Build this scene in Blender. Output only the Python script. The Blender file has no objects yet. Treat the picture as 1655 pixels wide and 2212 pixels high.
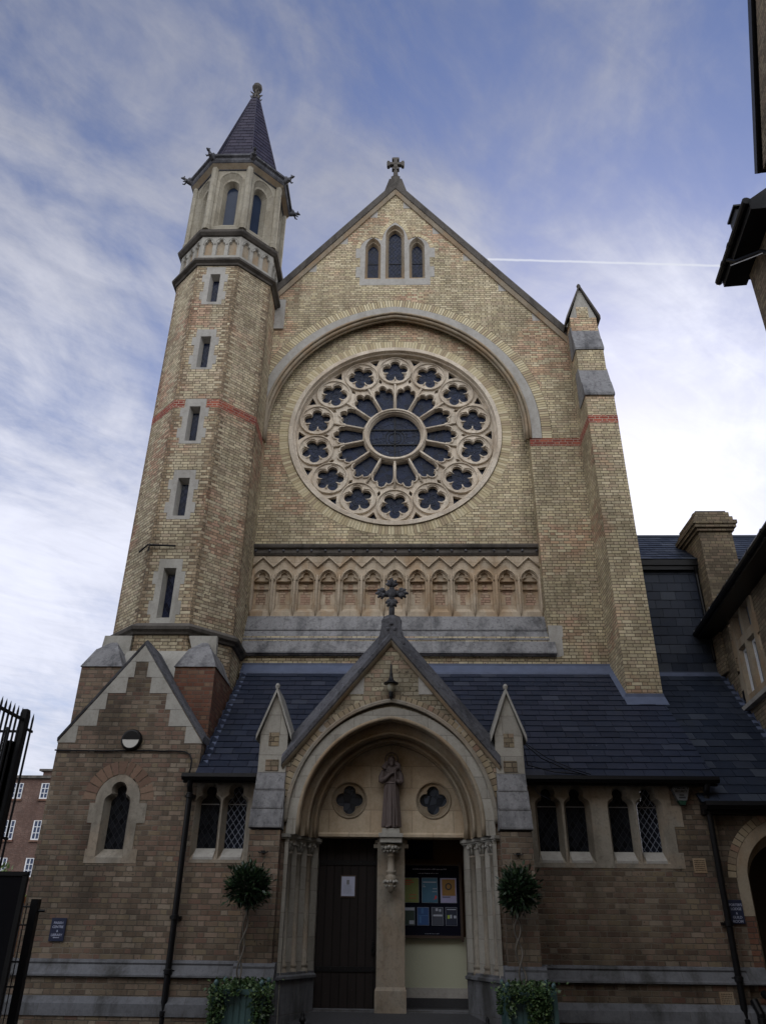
import bpy, bmesh, math, random
from mathutils import Vector, Matrix
from mathutils.geometry import delaunay_2d_cdt
random.seed(11)
R = math.radians
pi = math.pi
scene = bpy.context.scene
COL = scene.collection

# ------------------------------------------------------------------ camera
CAM = Vector((0.2, 0.0, 1.185))
F_PX, PITCH, YAW, ROLL = 1657.73, 0.492327, -0.028673, 0.011516
cam = bpy.data.cameras.new('camera')
camo = bpy.data.objects.new('camera', cam); COL.objects.link(camo)
fw = Vector((math.sin(YAW)*math.cos(PITCH), math.cos(YAW)*math.cos(PITCH), math.sin(PITCH)))
rt = Vector((math.cos(YAW), -math.sin(YAW), 0)); up = rt.cross(fw)
r2 = rt*math.cos(ROLL) + up*math.sin(ROLL)
u2 = -rt*math.sin(ROLL) + up*math.cos(ROLL)
camo.matrix_world = Matrix.Translation(CAM) @ Matrix((r2, u2, -fw)).transposed().to_4x4()
cam.sensor_fit = 'VERTICAL'; cam.sensor_height = 36.0; cam.lens = F_PX/2212.0*36.0
cam.clip_start = 0.1; cam.clip_end = 3000
scene.camera = camo

# ------------------------------------------------------------------ node helpers
class E:
    def __init__(s, nt, k): s.nt, s.k = nt, k
    def op(s, o, *a, clamp=False):
        n = s.nt.nodes.new('ShaderNodeMath'); n.operation = o; n.use_clamp = clamp
        for i, x in enumerate((s,)+a):
            if isinstance(x, E): s.nt.links.new(x.k, n.inputs[i])
            else: n.inputs[i].default_value = x
        return E(s.nt, n.outputs[0])
    def __add__(s, o): return s.op('ADD', o)
    __radd__ = __add__
    def __sub__(s, o): return s.op('SUBTRACT', o)
    def __rsub__(s, o): return (s*-1.0)+o
    def __mul__(s, o): return s.op('MULTIPLY', o)
    __rmul__ = __mul__
    def __truediv__(s, o): return s.op('DIVIDE', o)
    def floor(s): return s.op('FLOOR')
    def fract(s): return s.op('FRACT')
    def abs(s): return s.op('ABSOLUTE')
    def lt(s, o): return s.op('LESS_THAN', o)
    def gt(s, o): return s.op('GREATER_THAN', o)
    def min(s, o): return s.op('MINIMUM', o)
    def max(s, o): return s.op('MAXIMUM', o)
    def pow(s, o): return s.op('POWER', o)
    def clamp(s): return s.op('ADD', 0.0, clamp=True)
    def smooth(s, a, b):
        n = s.nt.nodes.new('ShaderNodeMapRange'); n.interpolation_type = 'SMOOTHSTEP'
        s.nt.links.new(s.k, n.inputs[0]); n.inputs[1].default_value = a; n.inputs[2].default_value = b
        return E(s.nt, n.outputs[0])
def setin(nt, sock, v):
    if isinstance(v, E): nt.links.new(v.k, sock)
    elif isinstance(v, (tuple, list)) and len(v) == 3 and sock.type == 'RGBA': sock.default_value = (*v, 1)
    else: sock.default_value = v
def comb(nt, x, y, z=0.0):
    n = nt.nodes.new('ShaderNodeCombineXYZ')
    for i, v in enumerate((x, y, z)): setin(nt, n.inputs[i], v)
    return E(nt, n.outputs[0])
def sep(nt, v):
    n = nt.nodes.new('ShaderNodeSeparateXYZ'); nt.links.new(v.k, n.inputs[0])
    return [E(nt, n.outputs[i]) for i in range(3)]
def noise(nt, vec, scale, detail=3.0, rough=.55, dist=0.0, color=False):
    n = nt.nodes.new('ShaderNodeTexNoise'); n.inputs['Scale'].default_value = scale
    n.inputs['Detail'].default_value = detail; n.inputs['Roughness'].default_value = rough
    n.inputs['Distortion'].default_value = dist
    nt.links.new(vec.k, n.inputs['Vector'])
    return E(nt, n.outputs['Color' if color else 'Fac'])
def scaled(nt, vec, s):
    n = nt.nodes.new('ShaderNodeMapping'); nt.links.new(vec.k, n.inputs[0]); n.inputs['Scale'].default_value = s
    return E(nt, n.outputs[0])
def white(nt, vec):
    n = nt.nodes.new('ShaderNodeTexWhiteNoise'); n.noise_dimensions = '3D'; nt.links.new(vec.k, n.inputs['Vector'])
    return E(nt, n.outputs['Value']), E(nt, n.outputs['Color'])
def mixc(nt, f, a, b, mode='MIX'):
    n = nt.nodes.new('ShaderNodeMix'); n.data_type = 'RGBA'; n.blend_type = mode
    setin(nt, n.inputs[0], f); setin(nt, n.inputs[6], a); setin(nt, n.inputs[7], b)
    return E(nt, n.outputs[2])
def gray(nt, v): return comb(nt, v, v, v)
def ramp(nt, f, stops, interp='LINEAR'):
    n = nt.nodes.new('ShaderNodeValToRGB'); n.color_ramp.interpolation = interp
    el = n.color_ramp.elements
    while len(el) < len(stops): el.new(0.5)
    for e, (p, c) in zip(el, stops): e.position = p; e.color = (*c, 1)
    nt.links.new(f.k, n.inputs[0]); return E(nt, n.outputs[0])
def texco(nt, which='Object'):
    return E(nt, nt.nodes.new('ShaderNodeTexCoord').outputs[which])
def uvs(nt): return sep(nt, texco(nt, 'UV'))
def newmat(name):
    m = bpy.data.materials.new(name); m.use_nodes = True
    nt = m.node_tree; return m, nt, nt.nodes['Principled BSDF']
def bump(nt, b, h, dist=0.006, strength=1.0):
    n = nt.nodes.new('ShaderNodeBump'); n.inputs['Distance'].default_value = dist; n.inputs['Strength'].default_value = strength
    nt.links.new(h.k, n.inputs['Height']); nt.links.new(n.outputs[0], b.inputs['Normal'])

# ------------------------------------------------------------------ world, sun, exposure
SUN_AZ, SUN_EL = R(16.0), R(27.0)       # azimuth clockwise from +Y (behind the church, to the right)
world = bpy.data.worlds.new('World'); scene.world = world; world.use_nodes = True
wn = world.node_tree
for n in list(wn.nodes): wn.nodes.remove(n)
sky = wn.nodes.new('ShaderNodeTexSky'); sky.sky_type = 'NISHITA'; sky.sun_disc = False
sky.sun_elevation = SUN_EL; sky.sun_rotation = SUN_AZ
sky.altitude = 50; sky.air_density = 1.3; sky.dust_density = 1.0; sky.ozone_density = 2.0
SKY = E(wn, sky.outputs[0])
d = texco(wn, 'Generated'); dx, dy, dz = sep(wn, d)
sd = Vector((math.sin(SUN_AZ)*math.cos(SUN_EL), math.cos(SUN_AZ)*math.cos(SUN_EL), math.sin(SUN_EL)))
def ddot(v): return dx*v[0] + dy*v[1] + dz*v[2]
zc = dz.max(0.02) + 0.12
px, py = dx/zc, dy/zc
pv = comb(wn, px, py)
# long soft streaks, mottled bank, fine wisps
a1 = R(38); sx, sy = px*math.cos(a1) + py*math.sin(a1), py*math.cos(a1) - px*math.sin(a1)
n_str = noise(wn, comb(wn, sx*0.55, sy*2.6), 1.3, 6, .6, .9)
n_big = noise(wn, pv, 0.9, 5, .55, .4)
n_fine = noise(wn, comb(wn, sx*1.4, sy*4.0), 3.2, 7, .65, 1.2)
glow = ddot(Vector((0.355, 0.80, 0.485)).normalized()).max(0.0).pow(18.0)
glow2 = ddot(Vector((-0.46, 0.80, 0.36)).normalized()).max(0.0).pow(14.0)
lowb = (1.0 - dz.max(0.0)).pow(2.4)
n_mot = noise(wn, comb(wn, dx+dz*.35, dy*.6, dz*1.5), 4.2, 9, .60, .35)
rip = noise(wn, comb(wn, (sx+sy*.5)*0.9, (sy-sx*.35)*2.9), 2.0, 7, .66, 2.6)
left = (dx*-1.0).smooth(.15, .5)
cov = (n_big*0.52 + n_str*0.20 + (n_fine-0.5)*0.14 + (n_mot-0.5)*1.35 + (rip-0.5)*left*0.30 + glow*0.24 + glow2*0.22 + lowb*0.17 + 0.065)
cov = (cov+0.05).smooth(0.26, 0.82)
north = (dy*-1.0).max(0.0)
cbri = (3.7 + glow*7.5 + glow2*5.0 + lowb*2.6)*(0.42 + n_mot*.80 + n_fine*.32)
skyc = mixc(wn, 1.0, SKY, (0.78, 0.82, 1.13), 'MULTIPLY')
nb_ = north.smooth(.05, .75)*(dz.smooth(.0, .8)*13.0 + 9.0)     # added brightness in the unseen sky behind the camera, lifts the facade
cl = comb(wn, cbri*0.95+nb_*.96, cbri*0.97+nb_*.99, cbri*1.10+nb_*1.05)
col = mixc(wn, (cov*0.84+0.05).max(north.smooth(.05,.4)), skyc, cl)
# contrail: a thin band along a great circle
v1, v2 = Vector((0.11439, 0.72826, 0.76420)).normalized(), Vector((0.43212, 0.73992, 0.75945)).normalized()
gn = v1.cross(v2).normalized(); mid = (v1+v2).normalized()
wob = (noise(wn, d, 60, 3, .6)-0.5)*0.0016
band = 1.0 - (ddot(gn)+wob).abs().smooth(0.0004, 0.0019)
span = ddot(mid).gt(0.972)*dx.gt(0.105)
col = mixc(wn, band*span*0.75, col, (8.0, 8.3, 9.2))
bg = wn.nodes.new('ShaderNodeBackground'); bg.inputs[1].default_value = 0.05
wn.links.new(col.k, bg.inputs[0])
wo = wn.nodes.new('ShaderNodeOutputWorld'); wn.links.new(bg.outputs[0], wo.inputs[0])
sun = bpy.data.lights.new('sun', 'SUN'); sun.energy = 2.0; sun.angle = R(0.5); sun.color = (1.0, 0.93, 0.82)
suno = bpy.data.objects.new('sun', sun); COL.objects.link(suno)
suno.rotation_euler = (-sd).to_track_quat('-Z', 'Y').to_euler(); suno.location = (20, 60, 40)
scene.view_settings.view_transform = 'Standard'; scene.view_settings.look = 'None'
scene.view_settings.exposure = 0.95; scene.view_settings.gamma = 1.0; scene.view_settings.use_curve_mapping = False

# ------------------------------------------------------------------ materials
def L(*c): return [(i/len(c), x) for i, x in enumerate(c)]
def brick_mat(name, h, pal, mortar, pink=0.0, dirt=.35, seed=0.0, pits=.06, rough_edge=1.0, octq=False):
    m, nt, b = newmat(name)
    u0, v0, _ = uvs(nt)
    ob = texco(nt)
    wobc = noise(nt, ob, 22, 2, .5, 0, True); wx, wy, wz = sep(nt, wobc)
    u = u0 + (wx-.5)*0.012*rough_edge; v = v0 + (wy-.5)*0.010*rough_edge
    P, HD = 0.330, 0.112
    row = (v/h).floor(); fv = (v/h).fract()*h
    par = (row*0.5).fract()*2.0
    uu = (u + par*(P*0.5))/P + (row*0.137).fract()*0.12
    cell = uu.floor(); t = uu.fract()*P
    ish = t.gt(P-HD)
    c = t - ish*(P-HD)
    w = ish*(HD-(P-HD)) + (P-HD)
    ed = c.min(w-c).min(fv.min(fv*-1.0+h))
    mask = ed.smooth(0.0040, 0.0088)
    rv, rc = white(nt, comb(nt, cell*2.0+ish+seed, row, 3.0+seed))
    c1, c2, c3 = sep(nt, rc)
    br = ramp(nt, rv, pal, 'CONSTANT'); br = mixc(nt, .15 if seed == 23 else .25, br, tuple(sum(p[1][k] for p in pal)/len(pal) for k in range(3)))
    fine = noise(nt, ob, 38, 4, .65)
    br = mixc(nt, 1.0, br, gray(nt, 0.80 + c1*0.34 + (fine-.5)*0.45), 'MULTIPLY')
    if octq:     # darker burnt bricks toothed along the corners of the octagon
        ox, oy, oz = sep(nt, ob); an = (ox+4.80).op('ARCTAN2', oy-0.43)
        q = (an*(4/pi)+0.5).fract(); q = q.min(q*-1.0+1.0)*1.09
        qm = (q + (par-.5)*0.10).lt(0.13 )
        br = mixc(nt, qm*c3.gt(.12)*.85, br, mixc(nt, 1.0, ramp(nt, rv, L((.34,.25,.16),(.27,.19,.12),(.38,.29,.19),(.17,.12,.08),(.31,.23,.14)), 'CONSTANT'), gray(nt, .8+c1*.35), 'MULTIPLY'))
        spq = noise(nt, ob, 17, 2, .5).smooth(.60, .66)*qm; br = mixc(nt, spq*.7, br, (.03,.025,.02))
    if pink > 0:
        pn = noise(nt, ob, 0.55, 3, .55).smooth(.50, .62)
        br = mixc(nt, pn*c2.gt(0.35)*pink, br, mixc(nt, 1.0, br, (.95,.62,.62), 'MULTIPLY'))
    spot = noise(nt, ob, 26, 2, .5).smooth(.60, .68)*c3.gt(1.0-pits*3)
    br = mixc(nt, spot*0.8, br, (.035, .028, .022))
    col = mixc(nt, mask, mortar, br)
    run = noise(nt, scaled(nt, ob, (2.6, 2.6, .16)), 1.4, 5, .62).smooth(.50, .74)
    col = mixc(nt, 1.0, col, gray(nt, 1.0 - run*dirt*.45), 'MULTIPLY')
    rp = noise(nt, ob, .42, 2, .5).smooth(.52, .60)
    col = mixc(nt, (1.0-mask)*rp*.6, col, tuple(min(1, x*2.0) for x in mortar))
    big = noise(nt, scaled(nt, ob, (1, 1, .45)), 0.9, 6, .62).smooth(.38, .72)
    col = mixc(nt, 1.0, col, gray(nt, 1.0 + dirt*0.25 - big*dirt), 'MULTIPLY')
    setin(nt, b.inputs['Base Color'], col); b.inputs['Roughness'].default_value = .92
    b.inputs['Specular IOR Level'].default_value = .25
    bump(nt, b, mask*(0.85+c2*0.3) + fine*0.30, 0.008, .9)
    return m
def stone_mat(name, base, dark, amt=.5, joints=None, orange=0.0, lichen=0.0, grain=.4, speck=.25):
    base = tuple(x*k for x, k in zip(base, (.74,.76,.80))); dark = tuple(x*.72 for x in dark)
    m, nt, b = newmat(name); ob = texco(nt)
    n1 = noise(nt, scaled(nt, ob, (1.6, 1.6, .55)), 1.5, 6, .66, .3).smooth(.42, .70)
    n2 = noise(nt, ob, 30, 5, .7)
    n3 = noise(nt, ob, 6, 4, .6)
    col = mixc(nt, n1*amt, base, dark)
    if orange > 0:
        on = noise(nt, scaled(nt, ob, (1.4, 1.4, .8)), 1.1, 5, .6, .5).smooth(.44, .62)
        col = mixc(nt, on*orange, col, (.34, .21, .105))
    col = mixc(nt, 1.0, col, gray(nt, .62 + n2*grain + n3*.36), 'MULTIPLY')
    sp = noise(nt, ob, 13, 6, .72).smooth(.50, .64); col = mixc(nt, sp*speck, col, dark)
    hgt = n2*.5
    if joints:
        u, v, _ = uvs(nt); jw, jh = joints
        row = (v/jh).floor(); t = (u/jw + (row*.5).fract()).fract()*jw; s = (v/jh).fract()*jh
        e = t.min(t*-1.0+jw).min(s.min(s*-1.0+jh)); jm = 1.0 - e.smooth(0.002, 0.007)
        rv, _ = white(nt, comb(nt, (u/jw + (row*.5).fract()).floor(), row, 1.0))
        col = mixc(nt, 1.0, col, gray(nt, .88 + rv*.22), 'MULTIPLY')
        col = mixc(nt, jm*.45, col, (.10, .085, .07)); hgt = hgt - jm*.6
    if lichen > 0:
        vo = noise(nt, ob, 16, 5, .75).smooth(.60, .70)
        col = mixc(nt, vo*lichen, col, (.42, .43, .41))
    setin(nt, b.inputs['Base Color'], col); b.inputs['Roughness'].default_value = .9
    b.inputs['Specular IOR Level'].default_value = .25
    bump(nt, b, hgt, 0.008, .7)
    return m
def plain(name, c, rough=.6, metal=0.0, var=.25, scale=12, spec=.5, bd=.002):
    m, nt, b = newmat(name); ob = texco(nt); n = noise(nt, ob, scale, 4, .6)
    col = mixc(nt, 1.0, c, gray(nt, 1.0 - var*.5 + n*var), 'MULTIPLY')
    setin(nt, b.inputs['Base Color'], col); b.inputs['Roughness'].default_value = rough
    b.inputs['Metallic'].default_value = metal; b.inputs['Specular IOR Level'].default_value = spec
    if bd: bump(nt, b, n, bd, .6)
    return m
def slate_mat(name, pal, lich=.5):
    m, nt, b = newmat(name); ob = texco(nt)
    ri = E(nt, nt.nodes.new('ShaderNodeNewGeometry').outputs['Random Per Island'])
    c = ramp(nt, ri, pal); c = mixc(nt, .35, c, pal[1][1])
    n = noise(nt, ob, 7, 5, .65); st = noise(nt, scaled(nt, ob, (3, 3, 1)), 2.2, 4, .6)
    c = mixc(nt, 1.0, c, gray(nt, .55 + n*.55 + st*.35), 'MULTIPLY')
    w = noise(nt, ob, 34, 2, .5).smooth(.70, .74)*noise(nt, ob, .9, 3, .5).smooth(.50, .66)
    c = mixc(nt, w*lich, c, (.42, .43, .45))
    mo = noise(nt, ob, 1.3, 5, .7).smooth(.54, .70)*noise(nt, ob, 28, 3, .6).smooth(.45,.6)
    c = mixc(nt, mo*.35, c, (.045,.048,.030))
    setin(nt, b.inputs['Base Color'], c)
    setin(nt, b.inputs['Roughness'], n*.3+.38); b.inputs['Specular IOR Level'].default_value = .22
    bump(nt, b, n + ri*.3, .006, .5)
    return m
def lead_glass(name, c, lead, pxw, pzh, curved=False, rough=.12, irregular=0.0, lw=.035, spec=.12):
    m, nt, b = newmat(name); u, v, _ = uvs(nt); ob = texco(nt)
    if curved:
        vo = nt.nodes.new('ShaderNodeTexVoronoi'); vo.feature = 'DISTANCE_TO_EDGE'; vo.inputs['Scale'].default_value = curved
        nt.links.new(ob.k, vo.inputs['Vector']); line = 1.0 - E(nt, vo.outputs['Distance']).smooth(.012, .035)
        vc = nt.nodes.new('ShaderNodeTexVoronoi'); vc.inputs['Scale'].default_value = curved; nt.links.new(ob.k, vc.inputs['Vector'])
        rv, _ = white(nt, E(nt, vc.outputs['Color']))
    else:
        p, q = u/pxw + v/pzh, u/pxw - v/pzh
        fa, fb = (p.fract()-.5).abs(), (q.fract()-.5).abs()
        line = fa.max(fb).smooth(.5-lw*1.6, .5-lw*.8)
        rv, _ = white(nt, comb(nt, p.floor(), q.floor(), 5.0))
    col = mixc(nt, 1.0, c, gray(nt, .5 + rv*1.0), 'MULTIPLY')
    col = mixc(nt, line, col, lead)
    setin(nt, b.inputs['Base Color'], col); b.inputs['Specular IOR Level'].default_value = spec
    setin(nt, b.inputs['Roughness'], line*.4 + (rv*.12+rough))
    bump(nt, b, line*1.0 + rv*.35 + noise(nt, ob, 5, 2, .5)*1.2, .010, .6)
    return m

M = {}
M['brick_up'] = brick_mat('gault_brick', .0755, L((.54,.46,.295),(.49,.41,.26),(.58,.50,.34),(.43,.35,.225),(.53,.455,.305),(.49,.39,.27),(.55,.475,.30),(.35,.28,.185),(.51,.43,.27),(.56,.485,.33)), (.105,.085,.060), pink=.55, dirt=.45, pits=.10)
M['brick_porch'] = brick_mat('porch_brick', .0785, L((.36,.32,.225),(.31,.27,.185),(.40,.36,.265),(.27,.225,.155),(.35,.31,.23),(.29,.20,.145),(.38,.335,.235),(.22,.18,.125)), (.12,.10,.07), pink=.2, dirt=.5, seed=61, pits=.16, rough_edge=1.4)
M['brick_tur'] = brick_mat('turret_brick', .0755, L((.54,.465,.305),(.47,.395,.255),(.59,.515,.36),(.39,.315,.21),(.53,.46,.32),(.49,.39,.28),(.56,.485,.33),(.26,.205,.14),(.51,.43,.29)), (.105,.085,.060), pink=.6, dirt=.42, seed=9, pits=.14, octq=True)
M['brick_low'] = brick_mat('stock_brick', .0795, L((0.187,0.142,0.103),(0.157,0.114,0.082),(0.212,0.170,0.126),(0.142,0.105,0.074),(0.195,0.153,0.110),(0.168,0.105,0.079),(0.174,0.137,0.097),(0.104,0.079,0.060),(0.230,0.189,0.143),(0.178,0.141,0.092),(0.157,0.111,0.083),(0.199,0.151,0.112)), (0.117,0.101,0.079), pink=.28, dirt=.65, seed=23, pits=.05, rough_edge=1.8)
M['brick_redish'] = brick_mat('red_stock_brick', .0795, L((0.194,0.094,0.061),(0.230,0.122,0.079),(0.151,0.072,0.050),(0.216,0.144,0.094),(0.180,0.083,0.054),(0.122,0.065,0.047)), (0.086,0.068,0.054), pink=.3, dirt=.4, seed=31)
M['brick_red'] = brick_mat('red_band_brick', .0755, L((.36,.085,.055),(.28,.065,.045),(.42,.12,.075),(.20,.05,.04),(.34,.10,.06)), (.33,.27,.21), dirt=.25, seed=5)
M['brick_side'] = brick_mat('grey_brick', .0785, L((.25,.205,.14),(.20,.16,.11),(.29,.24,.165),(.15,.12,.085),(.27,.22,.14),(.23,.17,.12)), (.10,.082,.06), pink=.1, dirt=.45, seed=41)
M['brick_far'] = brick_mat('far_brick', .0785, L((.135,.075,.058),(.115,.064,.05),(.15,.09,.07),(.10,.063,.052)), (.15,.12,.10), dirt=.25, seed=51)
M['stone'] = stone_mat('pale_limestone', (.50,.47,.40), (.27,.25,.21), .55)
M['stone_j'] = stone_mat('pale_ashlar', (.50,.46,.38), (.29,.26,.21), .5, joints=(.62,.33))
M['stone_tymp'] = stone_mat('golden_limestone', (.74,.60,.42), (.46,.35,.22), .55, joints=(.70,.36), orange=.3)
M['stone_belf'] = stone_mat('belfry_ashlar', (.46,.41,.31), (.27,.23,.16), .6, joints=(.62,.33))
M['stone_grey'] = stone_mat('grey_limestone', (.53,.495,.43), (.32,.295,.255), .5, speck=.3)
M['stone_warm'] = stone_mat('ochre_limestone', (.64,.52,.37), (.38,.28,.18), .55, joints=(.70,.36), orange=.55)
M['stone_buff'] = stone_mat('grey_buff_limestone', (.40,.355,.28), (.18,.155,.12), .7, orange=.24, speck=.4)
M['stone_warm2'] = stone_mat('buff_limestone', (.46,.38,.27), (.25,.19,.12), .6, orange=.45)
M['stone_trac'] = stone_mat('tracery_limestone', (.86,.74,.57), (.46,.36,.26), .5, orange=.15, joints=(.55,.45))
M['stone_dark'] = stone_mat('weathered_stone', (.135,.132,.138), (.042,.042,.047), .8, lichen=.4, grain=.8, speck=.6)
M['stone_black'] = stone_mat('sooty_stone', (.135,.118,.098), (.050,.045,.040), .8, lichen=.15, grain=.7)
M['stone_sill'] = stone_mat('grey_weathering_stone', (.27,.26,.25), (.075,.075,.08), .9, joints=(.86, 3.0), lichen=.45, grain=.8, speck=.5)
M['stone_plinth'] = stone_mat('plinth_stone', (.19,.19,.195), (.075,.075,.072), 1.0, joints=(.9, 3.0), grain=.6)
M['slate'] = slate_mat('purple_slate', [(0,(.010,.014,.027)),(.35,(.018,.024,.042)),(.7,(.027,.031,.051)),(.9,(.021,.028,.048)),(1,(.055,.062,.085))])
M['slate2'] = slate_mat('blue_slate', [(0,(.011,.017,.031)),(.5,(.022,.029,.046)),(.85,(.032,.039,.056)),(1,(.072,.084,.105))], .2)
M['slate3'] = slate_mat('spire_slate', [(0,(.022,.019,.034)),(.5,(.032,.027,.046)),(1,(.050,.042,.062))], .15)
M['under'] = plain('dark_batten', (.008,.008,.010), .95, spec=.1)
M['lead'] = plain('lead_flashing', (.095,.115,.175), .6, .0, .7, 5, .3)
M['black'] = plain('black_paint', (.006,.006,.007), .4, 0, .3, 20, spec=.25)
M['iron'] = plain('black_iron', (.008,.008,.009), .5, 0, .4, 30, spec=.25)
M['wood'] = None
M['glass'] = lead_glass('leaded_glass', (.010,.011,.014), (.03,.032,.036), .105, .150, spec=.10)
M['glass_pale_lead'] = lead_glass('white_leaded_glass', (.010,.012,.018), (.20,.22,.27), .105, .150, lw=.05, spec=.10)  # dark panes with paler, wider lead lines
M['glass_blue'] = lead_glass('blue_leaded_glass', (.008,.012,.030), (.022,.03,.055), .12, .17, spec=.14)
M['glass_rose'] = lead_glass('rose_glass', (.010,.016,.040), (.075,.090,.125), 1, 1, curved=7.0, rough=.2, spec=.14)
M['glass_ink'] = lead_glass('ink_glass', (.050,.058,.075), (.012,.013,.016), 1, 1, curved=9.0)
M['glass_dim'] = plain('dusty_glass', (.02,.03,.055), .2, 0, .5, 2, .12)
M['glass_sky'] = plain('clear_glass', (.03,.045,.09), .12, 0, .2, 3, .25)
M['came'] = plain('lead_came', (.085,.10,.14), .5, bd=0)
M['white'] = plain('white_paint', (.66,.67,.68), .5)
M['cream'] = plain('cream_wall_paint', (.46,.47,.35), .7, 0, .1, 4)
M['text'] = plain('sign_lettering', (.40,.43,.55), .5, bd=0)
M['signblue'] = plain('navy_sign_enamel', (.018,.024,.055), .35)
M['bronze'] = plain('statue_bronze', (.115,.088,.082), .7, 0, .5, 9, bd=.004)
M['planter'] = plain('planter_paint', (.065,.125,.125), .45, 0, .3, 6)
M['soil'] = plain('dark_soil', (.03,.022,.016), .95)
M['bark'] = plain('grey_bark', (.13,.115,.095), .85, 0, .5, 20, bd=.006)
def leaf_mat(name, stops):
    m, nt, b = newmat(name)
    ri = E(nt, nt.nodes.new('ShaderNodeNewGeometry').outputs['Random Per Island'])
    setin(nt, b.inputs['Base Color'], ramp(nt, ri, stops)); b.inputs['Roughness'].default_value = .42
    return m
M['bay'] = leaf_mat('bay_leaves', [(0,(.010,.024,.012)),(.6,(.020,.046,.018)),(1,(.045,.085,.032))])
M['ivy'] = leaf_mat('ivy_leaves', [(0,(.025,.055,.02)),(.6,(.06,.115,.04)),(1,(.15,.21,.08))])
M['bushm'] = leaf_mat('bush_leaves', [(0,(.05,.09,.025)),(.5,(.10,.16,.04)),(1,(.20,.25,.06))])
def island_brick(name, stops):
    m, nt, b = newmat(name); ob = texco(nt)
    ri = E(nt, nt.nodes.new('ShaderNodeNewGeometry').outputs['Random Per Island'])
    n = noise(nt, ob, 30, 4, .65)
    c = mixc(nt, 1.0, ramp(nt, ri, stops, 'CONSTANT'), gray(nt, .7+n*.6), 'MULTIPLY')
    setin(nt, b.inputs['Base Color'], c); b.inputs['Roughness'].default_value = .9; bump(nt, b, n, .005, .8); return m
M['vous'] = island_brick('voussoir_brick', L((.56,.48,.30),(.51,.425,.26),(.61,.53,.35),(.44,.36,.22),(.57,.49,.32),(.39,.31,.20)))
M['vous_low'] = island_brick('arch_brick', L((.34,.275,.18),(.30,.235,.15),(.38,.315,.22),(.28,.18,.125),(.35,.285,.19),(.24,.185,.125)))
M['vous_red'] = island_brick('red_arch_brick', L((.20,.125,.085),(.17,.105,.075),(.22,.145,.10),(.155,.095,.065)))
M['mortar'] = plain('mortar', (.06,.048,.032), .95, 0, .3, 40)
M['mortar_low'] = plain('mortar_low', (.10,.08,.055), .95, 0, .3, 40)
m, nt, b = newmat('door_oak')
u, v, _ = uvs(nt); ob = texco(nt)
pl = (u/.135).fract(); e = (pl.min(pl*-1.0+1.0)*.135).smooth(.003, .008)
g = noise(nt, scaled(nt, ob, (30, 30, 1.5)), 2, 5, .6); rv, _ = white(nt, comb(nt, (u/.135).floor(), 1.0, 0.0))
c = mixc(nt, 1.0, (.019,.015,.014), gray(nt, .6+g*.6+rv*.3), 'MULTIPLY'); c = mixc(nt, e, (.006,.005,.005), c)
fl = noise(nt, ob, 60, 1, .5).smooth(.79, .81); c = mixc(nt, fl*.6, c, (.25,.24,.22))
setin(nt, b.inputs['Base Color'], c); b.inputs['Specular IOR Level'].default_value = .2; b.inputs['Roughness'].default_value = .7; bump(nt, b, e+g*.3, .006, .8)
M['wood'] = m
m, nt, b = newmat('asphalt'); ob = texco(nt)
n1 = noise(nt, ob, 90, 3, .7); n2 = noise(nt, ob, 1.2, 4, .6)
setin(nt, b.inputs['Base Color'], mixc(nt, 1.0, (.042,.042,.046), gray(nt, .4+n1*.8+n2*.5), 'MULTIPLY')); b.inputs['Roughness'].default_value = .9
bump(nt, b, n1, .008, .8); M['asphalt'] = m
M['interior'] = plain('dim_interior_plaster', (.10,.055,.024), .9, 0, .3, 2)
M['board'] = plain('noticeboard_felt', (.006,.007,.016), .8, spec=.1)
M['frame_wood'] = plain('dark_wood_frame', (.055,.035,.025), .5)
M['orange'] = plain('painted_glow_orange', (.55,.22,.045), .7, 0, .6, 9)  # strong orange with the warm light put into the colour
M['lantern_glass'] = plain('milky_glass', (.38,.36,.27), .25, 0, .2, 8)
M['opal'] = plain('opal_diffuser', (.55,.54,.50), .35, 0, .1, 8)
M['green'] = plain('dark_green_plastic', (.01,.05,.03), .4)
M['steel'] = plain('grey_steel', (.22,.23,.25), .4, .5)
M['brickinset'] = brick_mat('pink_inset_brick', .0665, L((.43,.30,.21),(.38,.25,.18),(.46,.35,.25),(.35,.22,.16)), (.16,.11,.07), dirt=.2, seed=77)

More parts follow.
